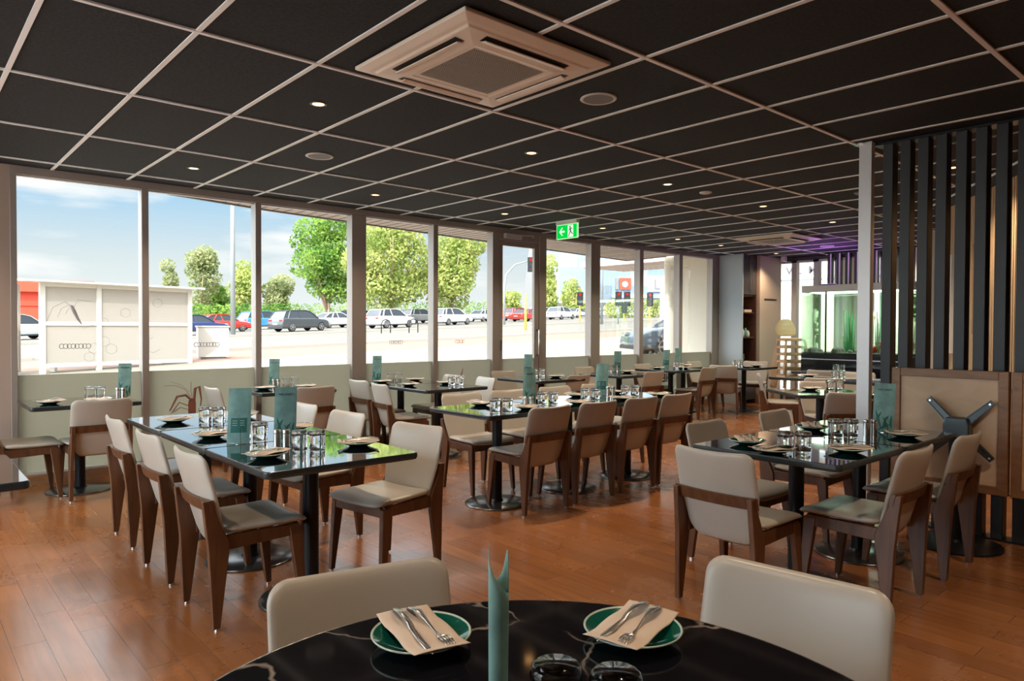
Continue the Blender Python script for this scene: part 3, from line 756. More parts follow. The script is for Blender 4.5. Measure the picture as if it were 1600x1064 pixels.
def flip_panel(name, parent, y0, y1, z0, z1, x0):
    b = MB(); f = .055
    b.box(x0, x0+.034, y0, y0+f, z0, z1).box(x0, x0+.034, y1-f, y1, z0, z1).box(x0, x0+.034, y0+f, y1-f, z0, z0+f).box(x0, x0+.034, y0+f, y1-f, z1-f, z1)
    fr = b.build(name, M['rimwood'], parent, bevel=.003, seg=1)
    MB().box(x0+.016, x0+.030, y0+f, y1-f, z0+f, z1-f).build('underside_board', M['plywood'], fr)
    MB().box(x0+.034, x0+.05, y0, y1, z0, z1).build('tabletop_face', M['granite'], fr)
flip_panel('rim_frame', ft, -.26, .43, .335-.0, 1.125, .10)
ft2 = tag(empty('flip_top_table', (5.18, .80, 0)), 'second folded table at the right picture edge, upright wooden rim', 'table')
MB().lathe([(0, 0), (.27, 0), (.27, .01), (.07, .022), (0, .024)], 48).build('base_plate', M['blackmetal'], ft2)
MB().lathe([(0, .02), (.05, .02), (.04, .04), (.04, .80), (0, .80)], 20).build('column', M['blackmetal'], ft2)
MB().box(0, .10, -.05, .05, .70, .80).build('hinge', M['castiron'], ft2)
flip_panel('rim_frame', ft2, -.35, .425, .335, 1.125, .10)

post = struct('trim_%d' % tn, MB().box(5.40, 5.46, 2.135, 2.225, 0, CZ), M['postgrey'], bevel=.002, seg=1); tn += 1
MB().box(5.36, 5.44, 2.19, 2.26, CZ-.012, CZ-.001).build('post_bracket', M['glide'], post)
SX = 5.46
ys = [2.045, 1.928, 1.812, 1.697, 1.576, 1.459, 1.342, 1.222, 1.102, .98, .86, .74, .62, .5]
struct('trim_%d' % tn, MB().box(SX-.005, SX+.125, .3, 2.14, CZ-.028, CZ-.012).box(SX-.005, SX+.125, .3, 2.14, 0, .012), M['blackmetal']); tn += 1
for i, y in enumerate(ys):
    b = MB().box(SX, SX+.10, y-.034, y+.034, .012, CZ-.028)
    o = b.build('screen_fin', M['fin'], bevel=.003, seg=1)
    tag(o, 'tall black floor to ceiling fin, %s one from the silver post' % ORD[i], 'screen fin', 'black fins of the slatted screen')

# tan batten counter wall behind the screen
a_, b_ = Vector((6.75, 1.45, 0)), Vector((8.62, 2.72, 0)); dv = (b_-a_); L = dv.length; dv.normalize(); nv = Vector((-dv.y, dv.x, 0))
bw = empty('batten_wall', a_, math.atan2(dv.y, dv.x)); bw['kind'] = 'structure'
MB().box(0, L, -.06, -.012, 0, CZ-.001).build('backing', M['rimwood'], bw)
bt = MB(); x = .01
while x < L-.03: bt.box(x, x+.028, -.012, .012, .90, 2.66); x += .042
bt.build('battens', M['tan'], bw)
MB().box(0, L, -.012, .016, .02, .86).build('lower_board', M['rimwood'], bw)
MB().box(0, L, -.012, .03, 2.66, CZ-.001).build('dark_strip', M['slot'], bw)  # dark strip between the battens and the ceiling
MB().box(0, L, .03, .036, 2.745, 2.765).build('ceiling_angle', M['grid'], bw)
MB().box(.95, 1.12, .012, .03, 1.35, 2.2).build('copper_panel', M['rimwood'], bw)
MB().box(1.62, 1.95, .012, .05, 1.15, 2.15).build('notice_board', M['white'], bw)
struct('wall_pier', MB().box(10.9, 11.15, 3.28, 3.52, 0, CZ-.001), M['wall'])

# back bar with bottles, behind the screen
bar = tag(empty('bottle_shelf', (12.4, 2.35, 0)), 'dark back bar shelf with rows of bottles seen between the black fins', 'shelf')
MB().box(.3, .34, -1.1, 1.1, 0, 2.4).build('back_panel', M['blackgloss'], bar)
for z in (.95, 1.25, 1.55, 1.85): MB().box(.0, .30, -1.1, 1.1, z-.02, z).build('shelf_board', M['cabdark'], bar)
for s in (-1.1, 1.08): MB().box(0, .3, s, s+.02, 0, 2.4).build('side_panel', M['cabdark'], bar)
MB().box(-.0, .3, -1.08, 1.08, 0, .93).build('counter_body', M['cabdark'], bar)
bottle_p = MB().lathe([(0, 0), (.035, 0), (.037, .01), (.037, .14), (.014, .19), (.013, .245), (0, .245)], 12).build('bottle', M['plant'], smooth=True)
bots = {}
cols = [mat('amber bottle', (.35, .13, .02), .15), mat('green bottle', (.05, .16, .06), .15), mat('clear bottle', (.6, .65, .66), .1), mat('blue bottle', (.06, .15, .4), .15)]
nb = 0
for zi, z in enumerate((.95, 1.25, 1.55)):
    for j in range(9):
        o = bottle_p if nb == 0 else bottle_p.copy()
        if nb: COL.objects.link(o)
        o.location = (12.55, 1.42+j*.225, z+.0005)
        o.material_slots[0].link = 'OBJECT'; o.material_slots[0].material = cols[random.randrange(4)]
        tag(o, '%s bottle from the window side on the %s shelf of the back bar' % (ORD[8-j], ('lowest', 'middle', 'top')[zi]), 'bottle', 'bottles on the back bar'); nb += 1

# ------------------------------------------------------------------ tall cabinet, cream door, high chairs, aquarium
cb = tag(empty('tall_cabinet', (11.70, 6.86, 0)), 'tall blue grey cabinet with dark doors and open shelves beyond the last window', 'cabinet')
MB().box(0, .03, 0, .49, 0, 2.765).build('side_panel', M['cabgrey'], cb)
MB().box(.03, .50, .46, .49, 0, 2.765).build('back_panel', M['cabin'], cb)
MB().box(.47, .50, 0, .46, 0, 2.765).build('side_panel', M['cabin'], cb)
MB().box(.03, .47, .02, .46, 2.735, 2.765).box(.03, .47, .02, .46, 1.99, 2.02).box(.03, .47, .02, .46, .68, .70).build('carcass_boards', M['cabin'], cb)
for z in (1.68, 1.22): MB().box(.03, .47, .03, .46, z, z+.02).build('shelf_board', M['cabin'], cb)
for i, (a, b) in enumerate(((.033, .249), (.253, .468))):
    dd = MB().box(a, b, 0, .018, 2.025, 2.732).build('cabinet_door', M['cabdark'], cb, bevel=.002, seg=1)
    hx = b-.03 if i == 0 else a+.03
    MB().tube([(hx, 0, 2.60), (hx, -.03, 2.60), (hx, -.03, 2.12), (hx, 0, 2.12)], .006, 6).build('handle', M['steel'], dd)
for z0, z1 in ((.39, .675), (.08, .385)):
    dd = MB().box(.033, .468, 0, .018, z0, z1).build('drawer', M['cabdark'], cb, bevel=.002, seg=1)
    MB().tube([(.12, 0, z1-.06), (.12, -.025, z1-.06), (.38, -.025, z1-.06), (.38, 0, z1-.06)], .006, 6).build('handle', M['steel'], dd)
tag(MB().box(-.13, .13, -.09, .09, 0, .05).build('napkin_stack', M['napkin'], bevel=.006, loc=(11.97, 6.99, 1.7005)), 'folded napkin stack on the upper open shelf of the tall cabinet', 'napkins')
for i, (x, c, h) in enumerate(((11.80, 'glass', .12), (11.90, 'white', .15), (12.0, 'plant', .17), (12.08, 'white', .12))):
    tag(MB().lathe([(0, 0), (.03, 0), (.034, .02), (.034, h*.7), (.018, h*.85), (.018, h), (0, h)], 14).build('jar', M['steel'] if c == 'glass' else (M['teal'] if c == 'plant' else M['white']), smooth=True, loc=(x, 6.97, 1.2405)),
        ['steel jar first from the left on the middle shelf of the tall cabinet', 'white jar second from the left on the middle shelf of the tall cabinet', 'teal capped jar third from the left on the middle shelf of the tall cabinet', 'short white jar rightmost on the middle shelf of the tall cabinet'][i], 'jar')
for i in range(8):
    tag(MB().lathe([(0, 0), (.05, 0), (.085, .02), (.087, .026), (.05, .008), (0, .008)], 20).build('plate', M['rim'], loc=(11.86, 7.0, .7005+i*.0275)), 'pale green plate in the tall cabinet, %s from the bottom of its pile' % ORD[i], 'plate', 'piled plates in the tall cabinet')

fd = tag(empty('pantry_unit', (12.21, 6.80, 0)), 'tall cream faced unit right of the grey cabinet with a dark slot handle', 'cabinet')
MB().box(0, .80, .02, .55, 0, 2.765).build('body', M['fridge'], fd)
pd = MB().box(0, .80, 0, .019, 0, 2.765).build('cabinet_door', M['fridge'], fd, bevel=.003, seg=1)
MB().box(.16, .62, -.004, .0, 1.93, 1.965).build('slot_handle', M['slot'], pd)

def make_highchair():
    t = empty('high_chair')
    for sx in (-1, 1):
        for sy in (-1, 1):
            MB().bar((sx*.245, sy*.23, 0.0), (sx*.17, sy*.15, .56), (.026, .026), (.034, .034)).build('leg', M['highchair'], t, bevel=.004, seg=1)
    b = MB()
    for sx in (-1, 1): b.bar((sx*.172, -.16, .575), (sx*.172, .16, .575), (.03, .035))
    b.bar((-.172, -.155, .575), (.172, -.155, .575), (.03, .035)).bar((-.172, .155, .575), (.172, .155, .575), (.03, .035)).bar((0, -.15, .575), (0, .15, .575), (.03, .02))
    b.build('seat_frame', M['highchair'], t, bevel=.004, seg=1)
    b = MB().pad(rrect(.34, .30, .10, 6), .012, lambda u, v, w: (u, v, .60+w)); b.build('seat', M['highchair'], t, smooth=True)
    return t
def hc_back():
    def df(u, v, w):
        ang_ = u/.17*1.15
        return (.18*math.sin(ang_), .18-.18*math.cos(ang_)*1.9+.16+w-.06, .70+v)
    return MB().pad(rrect(.34, .22, .10, 6), .010, df)
HC = make_highchair()
for i in range(6):
    w_ = ['lowest', 'second from the floor', 'third from the floor', 'fourth from the floor', 'fifth from the floor', 'topmost'][i]
    if i < 5: o = inst(HC, (11.75, 5.95, i*.125), math.radians(-35), 'pale wooden high chair in the stack beside the aquarium, ' + w_, 'high chair', 'stacked high chairs')
    else:
        o = inst(HC, (11.75, 5.95, i*.125), math.radians(-35), 'pale wooden high chair in the stack beside the aquarium, ' + w_, 'high chair', 'stacked high chairs')
        def df(u, v, w):
            s_ = (v+.11)/.22; a2 = u/.15*.9
            return ((.23-.09*s_)*math.sin(a2)/.78, .165-.06*math.cos(a2)+.06+w+.03*s_, .66+.13+v*1.25)
        MB().pad(rrect(.30, .24, .11, 8), .011, df).build('backrest', M['highchair'], o, smooth=True)

aq = tag(empty('aquarium', (11.42, 4.95, 0)), 'large lit fish tank on a black gloss cabinet beyond the tables', 'aquarium')
AY0, AY1, AX1, AZ0, AZ1 = -1.05, .66, .62, .98, 2.0
MB().box(0, AX1, AY0, AY1, 0, AZ0).build('cabinet', M['blackgloss'], aq, bevel=.004, seg=1)
MB().box(-.003, 0, AY0+.02, AY0+.8, .05, AZ0-.12).box(-.003, 0, AY0+.84, AY1-.02, .05, AZ0-.12).build('cabinet_door', M['blackgloss'], aq)
MB().box(-.004, .001, AY0, AY1, AZ0-.085, AZ0-.075).build('metal_strip', M['steel'], aq)
MB().box(0, .012, AY0, AY1, AZ0, AZ1).box(AX1-.012, AX1, AY0, AY1, AZ0, AZ1).box(.012, AX1-.012, AY0, AY0+.012, AZ0, AZ1).box(.012, AX1-.012, AY1-.012, AY1, AZ0, AZ1).build('tank_glass', M['water'], aq)
MB().box(0, AX1, AY0, AY1, AZ1, AZ1+.11).build('tank_hood', M['white'], aq, bevel=.004)
MB().box(.1, AX1-.1, AY0+.1, AY1-.1, AZ1-.012, AZ1-.004).build('lamp_strip', emis('aquarium lamp', (.75, 1, .85), 3), aq)
MB().box(-.004, .012, .24, .262, AZ0, AZ1).build('glass_joint', M['slot'], aq)
b = MB()
for i in range(26):
    y = random.uniform(AY0+.06, AY1-.06); x = random.uniform(.08, AX1-.1); h = random.uniform(.04, .12)
    b.lathe([(0, -h*.3), (h*.9, 0), (h*.7, h*.6), (0, h)], 7, (x, y, AZ0+.03))
b.box(.015, AX1-.015, AY0+.015, AY1-.015, AZ0+.001, AZ0+.03)
b.build('gravel_and_rocks', M['rock'], aq)
for gi in range(9):
    b = MB(); y = AY0+.1+gi*.13+random.uniform(-.03, .03); x = random.uniform(.15, AX1-.15)
    for i in range(9):
        hh = random.uniform(.25, .75); a2 = random.uniform(0, 6.28); rr = random.uniform(.01, .06)
        b.bar((x+rr*math.cos(a2), y+rr*math.sin(a2), AZ0+.03), (x+rr*2*math.cos(a2), y+rr*1.6*math.sin(a2), AZ0+hh), (.022, .003), (.008, .002), up=(1, 0, 0))
    b.build('water_plant', M['plant'] if gi % 3 else M['plant2'], aq)
b = MB()
b.tube([(.3, -.35, AZ0+.02), (.28, -.30, AZ0+.3), (.34, -.36, AZ0+.6), (.3, -.28, AZ0+.9)], [.045, .035, .03, .015], 8)
b.tube([(.3, -.8, AZ0+.02), (.28, -.78, AZ0+.4), (.3, -.84, AZ0+.95)], [.04, .03, .02], 8)
b.build('driftwood', M['bark'], aq, smooth=True)
def red_lobster(y, lab):
    t = tag(empty('lobster', (11.42+.14, y, AZ0+.035), .6), lab, 'lobster', 'red lobsters in the fish tank')
    MB().lathe([(0, 0), (.035, .012), (.045, .05), (.03, .10), (0, .13)], 12).build('body', M['red'], t, smooth=True)
    for s in (-1, 1):
        MB().tube([(0, s*.03, .06), (0, s*.08, .09), (0, s*.09, .15), (0, s*.06, .18)], [.01, .012, .02, .004], 6).build('claw', M['red'], t)
    for s in (-1, 1):
        b = MB()
        for q in range(3): b.tube([(0, s*.03, .03+q*.015), (0, s*.08, .05+q*.01), (0, s*.10, .005)], .004, 5)
        b.build('legs', M['red'], t)
red_lobster(4.95+.16-.62, 'red lobster on the tank floor, left one'); red_lobster(4.95-.95, 'red lobster on the tank floor, right one')
tl = bpy.data.lights.new('tank_fill_light', 'AREA'); tl.energy = 8; tl.color = (.97, 1, .95); tl.shape = 'RECTANGLE'; tl.size = .3; tl.size_y = 1.5  # lamp added under the hood to brighten the tank
to_ = bpy.data.objects.new('tank_fill_light', tl); COL.objects.link(to_); to_.parent = aq; to_.location = (.31, -.2, AZ1-.03)
pl = tag(empty('purple_lamp', (11.75, 5.3, 2.112)), 'small purple glowing lamp on top of the aquarium hood', 'lamp')
MB().box(-.06, .06, -.12, .12, 0, .03).build('housing', M['blackmetal'], pl)
MB().box(-.05, .05, -.11, .11, .0301, .034).build('lens', M['purple'], pl)
ld = bpy.data.lights.new('purple_glow', 'AREA'); ld.energy = 3.2; ld.color = (.55, .12, 1.0); ld.shape = 'RECTANGLE'; ld.size = .1; ld.size_y = .22
lo = bpy.data.objects.new('purple_glow', ld); COL.objects.link(lo); lo.parent = pl; lo.location = (0, 0, .045); lo.rotation_euler = (PI, 0, 0)

# hanging slatted screen before the far glazing
hs = struct('hanging_screen', MB().box(12.55, 12.67, 3.0, 5.75, 2.73, CZ-.001), M['blackmetal'])
for i in range(18):
    y = 5.70-i*.155
    o = MB().box(12.56, 12.66, y-.075, y, 2.17, 2.73).build('screen_fin', M['fin'], bevel=.002, seg=1)
    MB().box(12.545, 12.559, y-.075, y-.052, 2.17, 2.73).build('lit_edge', M['white'], o)  # white strip stands in for light caught on the fin edge
    tag(o, 'short hanging black fin above the aquarium, %s one from the left' % ORD[i], 'screen fin', 'hanging fins above the aquarium')

# ------------------------------------------------------------------ ceiling fittings
def ac_unit(x, y, rz, label):
    t = tag(empty('ceiling_air_conditioner', (x, y, CZ), rz), label, 'air conditioner')
    b = MB(); n = 4; R_ = [(.472, -.010), (.472, -.028), (.425, -.040), (.40, -.042), (.39, -.050), (.265, -.062), (.25, -.058)]
    rings = []
    for r, z in R_: rings.append([b.bm.verts.new((sx*r, sy*r, z)) for sx, sy in ((1, 1), (-1, 1), (-1, -1), (1, -1))])
    for A, B in zip(rings, rings[1:]):
        for k in range(4): b.bm.faces.new([A[k], A[(k+1) % 4], B[(k+1) % 4], B[k]])
    b.bm.faces.new(rings[0]); b.bm.faces.new(rings[-1][::-1])
    b.build('panel', M['cream'], t, bevel=.003, seg=1, ang=.15)
    MB().box(-.43, .43, -.43, .43, -.012, -.001).build('casing', M['cream'], t)
    # perforated grille: rows of tiny slots
    gr = MB(); st = .0135; k = 0
    nn = int(.235*2/st)
    gg = []
    for i in range(nn):
        for j in range(nn):
            xx = -.235+st*(i+.5); yy = -.235+st*(j+.5)
            gr.quad([(xx-.0045, yy-.0045, -.0600), (xx-.0045, yy+.0045, -.0600), (xx+.0045, yy+.0045, -.0600), (xx+.0045, yy-.0045, -.0600)])
    gr.build('grille_holes', M['slot'], t)
    for i in range(4):
        a = i*PI/2
        def rot(p): return (p[0]*math.cos(a)-p[1]*math.sin(a), p[0]*math.sin(a)+p[1]*math.cos(a), p[2])
        b = MB()
        def zz(r): return -.0505-(.39-r)*.096-.0012
        b.quad([rot((.318, -.27, zz(.318))), rot((.318, .27, zz(.318))), rot((.372, .27, zz(.372))), rot((.372, -.27, zz(.372)))])
        b.build('air_slot', M['slot'], t)
        b = MB()
        P = [(.322, -.262, zz(.322)-.002), (.322, .262, zz(.322)-.002), (.356, .262, zz(.356)-.012), (.356, -.262, zz(.356)-.012)]
        Q = [(p[0], p[1], p[2]-.006) for p in P]
        b.hexa([rot(p) for p in Q]+[rot(p) for p in P])
        b.build('louvre_flap', M['cream'], t, bevel=.0015, seg=1)
    return t
ac_unit(2.318, 2.865, 0, 'large cream cassette air conditioner with perforated centre in the near ceiling')
ac_unit(10.05, 5.32, 0, 'distant cream cassette air conditioner in the far ceiling near the purple glow')

def downlight(x, y, label, w=16, vis=True):
    t = tag(empty('downlight', (x, y, CZ)), label, 'ceiling light', 'warm ceiling downlights')
    MB().lathe([(.036, -.001), (.036, -.004), (.044, -.007), (.052, -.004), (.053, -.001)], 28).build('trim_ring', M['cabdark'], t, smooth=True)
    MB().lathe([(0, -.0035), (.036, -.0035)], 24).build('lens', M['lamp'], t)
    ld = bpy.data.lights.new('downlight_beam', 'SPOT'); ld.energy = w; ld.color = (1, .76, .54); ld.spot_size = math.radians(125); ld.spot_blend = .7; ld.shadow_soft_size = .035
    lo = bpy.data.objects.new('downlight_beam', ld); COL.objects.link(lo); lo.parent = t; lo.location = (0, 0, -.012)
DLW = 46
colname = {2.0: 'first column from the left', 3.8: 'second column', 5.58: 'third column', 7.36: 'fourth column', 9.1: 'fifth column', 10.3: 'sixth column', 12.12: 'column by the grey cabinet'}
for x in (2.0, 3.8, 5.58, 7.36, 9.1, 10.3, 12.12):
    downlight(x, 6.44, 'warm downlight in the ceiling row nearest the windows, ' + colname[x], DLW*.7)
for x in (2.0, 3.8, 5.58, 7.36, 9.1, 12.12):
    downlight(x, 4.07, 'warm downlight in the middle ceiling row, ' + colname[x], DLW)
downlight(6.78, 2.02, 'warm downlight glowing between the black fins of the screen', DLW)
for x, y, w_ in ((.0, 4.07, 'left of the frame in the middle row'), (.0, 6.44, 'left of the frame in the window row'), (2.0, 1.3, 'above the top edge over the near tables'), (.0, 1.3, 'left of the round table'), (2.0, -1.0, 'behind the viewer to the right'), (.0, -1.0, 'straight behind the viewer'), (3.8, .1, 'right of the frame before the fins'), (8.6, .4, 'behind the batten wall'), (10.4, 2.02, 'before the back bar'), (6.9, -.4, 'behind the black fins')):  # unseen downlights added to light the room from beyond the view
    downlight(x, y, 'added warm downlight outside the picture, ' + w_, DLW*(.9 if 'before the fins' in w_ else .55))
def speaker(x, y, label):
    t = tag(empty('ceiling_speaker', (x, y, CZ)), label, 'speaker')
    MB().lathe([(.108, -.001), (.110, -.006), (.100, -.011), (.090, -.008)], 36).build('rim', M['white'], t, smooth=True)
    MB().lathe([(.090, -.008), (.06, -.0085), (0, -.009)], 36).build('mesh_grille', M['spk'], t, smooth=True)
speaker(3.20, 2.84, 'round grey ceiling speaker right of the near air conditioner')
speaker(2.61, 5.29, 'round pale ceiling speaker above the left windows')
speaker(11.64, 5.29, 'round ceiling speaker tinted purple near the aquarium')
sd_ = tag(empty('smoke_detector', (6.19, 4.05, CZ)), 'small white smoke detector in the ceiling beside the middle downlights', 'smoke detector')
MB().lathe([(0, -.022), (.02, -.022), (.035, -.018), (.06, -.010), (.062, -.001)], 28).build('housing', M['white'], sd_, smooth=True)
MB().lathe([(0, -.0235), (.008, -.0235)], 12).build('sensor_dot', M['slot'], sd_)
sd_ = tag(empty('smoke_detector', (7.35, 3.02, CZ)), 'dark small ceiling sensor half behind the silver post', 'smoke detector')
MB().lathe([(0, -.022), (.035, -.018), (.055, -.001)], 24).build('housing', M['spk'], sd_, smooth=True)
cm = tag(empty('security_camera', (12.72, 6.60, CZ)), 'small white dome camera at the ceiling above the cream unit', 'camera')
MB().box(-.05, .05, -.04, .04, -.10, -.001).build('housing', M['white'], cm, bevel=.008)

# exit sign
ex = tag(empty('exit_sign', (6.53, 6.31, CZ)), 'green running man exit sign with left arrow hanging from the ceiling', 'exit sign')
MB().box(-.03, .03, -.185, .185, -.045, -.001).build('housing', M['white'], ex, bevel=.003, seg=1)
MB().box(-.012, .012, -.185, .185, -.232, -.045).build('light_panel', emis('sign edge glow', (.55, 1, .5), .35), ex)
MB().box(-.0135, -.012, -.175, .175, -.222, -.055).build('green_face', M['sign_g'], ex)
XE = -.0145
def sgn(name, polys, m):
    b = MB()
    for p in polys: b.prism([(-u, v) for u, v in p], XE-.0006, XE, 'x')
    b.build(name, m, ex)
sgn('white_door', [[(.02, -.215), (.115, -.215), (.115, -.062), (.02, -.062)]], M['sign_w'])
sgn('arrow', [[(-.135, -.137), (-.085, -.085), (-.065, -.085), (-.098, -.125), (-.035, -.125), (-.035, -.149), (-.098, -.149), (-.065, -.19), (-.085, -.19)]], M['sign_w'])
XE = -.0155
mb = MB()
mb.lathe([(0, 0), (.0105, 0), (.0105, .0006), (0, .0006)], 16); me_ = mb.mesh('head')
link('running_man_head', me_, M['sign_k'], ex, loc=(XE, -.060, -.083), rot=(0, -PI/2, 0))
def limb(pts, w):
    P = []
    for (a, b), (c, d_) in zip(pts, pts[1:]):
        L_ = math.hypot(c-a, d_-b); nx, ny = -(d_-b)/L_*w/2, (c-a)/L_*w/2
        P.append([(a+nx, b+ny), (c+nx, d_+ny), (c-nx, d_-ny), (a-nx, b-ny)])
    return P
sgn('running_man', limb([(.062, -.096), (.070, -.142)], .02)+limb([(.064, -.102), (.044, -.118), (.036, -.136)], .008)+limb([(.066, -.10), (.090, -.104), (.098, -.122)], .008)
    + limb([(.070, -.140), (.050, -.170), (.036, -.205)], .011)+limb([(.072, -.140), (.088, -.165), (.108, -.178)], .011), M['sign_k'])

# ------------------------------------------------------------------ place settings
def make_plate():
    t = empty('plate')
    MB().lathe([(0, .0), (.045, 0), (.05, .002), (.088, .017), (.0985, .0225)], 44).lathe([(.0955, .0235), (.080, .016), (.052, .006), (0, .005)], 44).build('dish', M['green'], t, smooth=True)
    MB().lathe([(.0985, .0222), (.1005, .0245), (.0985, .0265), (.0955, .0237)], 44).build('rim', M['rim'], t, smooth=True)
    return t
def make_napkin():
    def df(u, v, w):
        r = math.hypot(u, v)
        z = .020 + .005*math.sin(u*38+1)*(.3) + .004*math.cos(v*30) + (.010*max(0, (abs(v)-.06)/.05)) + .35*max(0, r-.07)*.10
        return (u, v, z + w)
    out = []
    for sx, sy, ex_, ey in ((1, 1, -1, 1), (-1, 1, -1, -1), (-1, -1, 1, -1), (1, -1, 1, 1)):
        out.append((sx*.058, sy*.108))
    P = []
    for (a, b), (c, d_) in zip(out, out[1:]+out[:1]):
        for i in range(8): P.append((a+(c-a)*i/8, b+(d_-b)*i/8))
    o = MB().pad(P, .0018, df, rings=(0, .25, .5, .75, .95, 1.0), p=14).build('napkin', M['napkin'], smooth=True)
    return o
def strip(pts, widths, th):
    """flat cutlery blank following (y,z) centre line with given widths"""
    b = MB(); R_ = []
    for (y, z), w in zip(pts, widths):
        R_.append([b.bm.verts.new(p) for p in ((-w/2, y, z), (-w/4, y, z+th), (w/4, y, z+th), (w/2, y, z), (w/4, y, z-th*.5), (-w/4, y, z-th*.5))])
    for A, B in zip(R_, R_[1:]):
        for k in range(6): b.bm.faces.new([A[k], A[(k+1) % 6], B[(k+1) % 6], B[k]])
    b.bm.faces.new(R_[0][::-1]); b.bm.faces.new(R_[-1]); return b
def make_fork():
    b = strip([(-.105, .034), (-.095, .036), (-.06, .043), (-.02, .038), (.02, .030), (.045, .0285), (.06, .033)], [.010, .019, .017, .009, .006, .012, .023], .0018)
    for i in range(4):
        x = -.0085+i*.0057
        b.bar((x, .058, .0325), (x*1.03, .080, .0345), (.0030, .0018)); b.bar((x*1.03, .080, .0345), (x, .100, .0290), (.0030, .0018), (.0014, .001))
    return b.build('fork', M['cutlery'], smooth=True)
def make_knife():
    b = strip([(-.110, .035), (-.10, .037), (-.06, .044), (-.015, .040), (.0, .034), (.05, .031), (.09, .030), (.112, .028)], [.010, .019, .018, .012, .013, .017, .015, .003], .0016)
    return b.build('table_knife', M['cutlery'], smooth=True)
PLATE, NAPKIN, FORK, KNIFE = make_plate(), make_napkin(), make_fork(), make_knife()
TZ = TH + .0006
gP, gN, gFk, gK = 'dark green plates on the tables', 'beige napkins on the plates', 'forks on the napkins', 'table knives on the napkins'
def setting(x, y, ang, where, z=None, k=True, sw=1):
    z = TZ if z is None else z; rz = math.radians(ang)
    inst(PLATE, (x, y, z), rz, 'dark green plate ' + where, 'plate', gP)
    inst(NAPKIN, (x, y, z+.0045), rz, 'beige napkin on plate ' + where, 'napkin', gN)
    c, s = math.cos(rz), math.sin(rz)
    inst(FORK, (x+sw*c*.018, y+sw*s*.018, z), rz+.04, 'fork on the napkin ' + where, 'fork', gFk)
    if k: inst(KNIFE, (x-sw*c*.020, y-sw*s*.020, z), rz-.03, 'knife on the napkin ' + where, 'knife', gK)
setting(.795, 1.168, 168, 'left of the rolled menu on the round marble table', sw=-1)
setting(1.134, .905, 104, 'right of the rolled menu on the round marble table', sw=-1)
setting(1.37, 3.34, 292, 'at the near left place of the left row')
setting(1.38, 4.15, 288, 'at the middle left place of the left row')
setting(1.41, 4.96, 285, 'at the window end left place of the left row')
setting(1.88, 3.36, 65, 'at the near right place of the left row')
setting(1.88, 4.14, 65, 'at the middle right place of the left row')
setting(1.86, 4.96, 60, 'at the window end right place of the left row')
for x, w_ in ((3.72, 'first'), (4.30, 'second'), (4.86, 'third'), (5.40, 'fourth')):
    setting(x, 4.02, 20, 'at the %s near side place of the centre row' % w_)
    setting(x-.1, 4.47, 200, 'at the %s far side place of the centre row' % w_)
setting(3.53, 2.03, 130, 'at the far left place of the right hand tables')
setting(3.37, 1.80, 70, 'at the left end place of the right hand tables')
setting(3.70, 1.56, 40, 'at the near left place of the right hand tables')
setting(4.35, 2.06, 120, 'at the far middle place of the right hand tables')
setting(4.48, 1.56, 35, 'at the near right place of the right hand tables')
setting(.98, 6.78, 110, 'on the leftmost window table, left one', k=False)
setting(1.32, 6.68, 40, 'on the leftmost window table, near one', k=False)
setting(2.84, 7.0, 100, 'on the second window table, left one', k=False)
setting(3.26, 6.95, 80, 'on the second window table, right one', k=False)
for x, y, w_ in ((4.22, 6.45, 'near left'), (4.70, 6.42, 'near right'), (4.22, 7.0, 'window side left'), (4.70, 7.05, 'window side right')):
    setting(x, y, 90 if x < 4.4 else 60, 'at the %s place of the four seat window table' % w_, k=False)
setting(6.42, 6.40, 60, 'on the right of the table at the glass door', k=False)
setting(7.92, 6.45, 70, 'on the right of the table right of the door', k=False)
setting(9.02, 6.75, 70, 'left on the table before the cream return wall', k=False)
setting(9.45, 6.55, 40, 'right on the table before the cream return wall', k=False)
setting(10.05, 6.95, 40, 'on the farther table before the cream return wall', k=False)
setting(10.95, 6.15, 60, 'on the table by the grey cabinet', k=False)
setting(7.18, 3.42, 60, 'on the angled table left of the silver post', k=False)
setting(9.2, 4.4, 20, 'on the long table before the aquarium', k=False)

# tumblers turned upside down
def make_tumbler():
    n = 32
    rf = lambda k: 1.0 + .018*math.cos(k*2*PI/n*16)
    b = MB().lathe([(.0365, .0), (.0375, .002), (.0385, .05), (.0405, .085), (.041, .097), (.0385, .106), (.034, .110), (0, .110),], n, rf=rf)
    b.lathe([(.0365, .0), (.0342, .0015), (.0350, .05), (.0360, .082), (.034, .090), (0, .092)][0:], n)
    return b.build('tumbler', M['glass'], smooth=True)
TUM = make_tumbler()
def glass(x, y, where): inst(TUM, (x, y, TZ), random.uniform(0, 3), 'upturned ribbed tumbler, ' + where, 'glass', 'upturned tumblers on the tables')
def pair(x, y, where, dx=.058, dy=-.058):
    glass(x-dx/1, y-dy/1, 'left one of the pair ' + where) if False else None
    glass(x-.034, y+.030, 'left one ' + where); glass(x+.034, y-.030, 'right one ' + where)
pair(1.585, 4.75, 'at the window end of the left row')
pair(1.50, 3.86, 'behind the front menu of the left row')
pair(1.595, 3.36, 'on the nearest table of the left row')
pair(3.42, 3.98, 'at the left end of the centre row')
pair(4.08, 4.16, 'right of the first menu of the centre row')
pair(4.60, 4.16, 'left of the second menu of the centre row')
pair(5.15, 4.16, 'at the right of the centre row')
pair(3.47, 1.735, 'in the middle of the nearest right hand table')
pair(4.17, 1.79, 'beside the shakers on the right hand tables')
pair(1.35, 7.02, 'on the leftmost window table')
pair(3.18, 7.12, 'on the second window table')
pair(4.45, 7.10, 'by the dark menu of the four seat window table')
pair(4.62, 6.14, 'at the near edge of the four seat window table')
pair(6.30, 6.60, 'on the table at the glass door')
pair(7.88, 6.70, 'on the table right of the door')
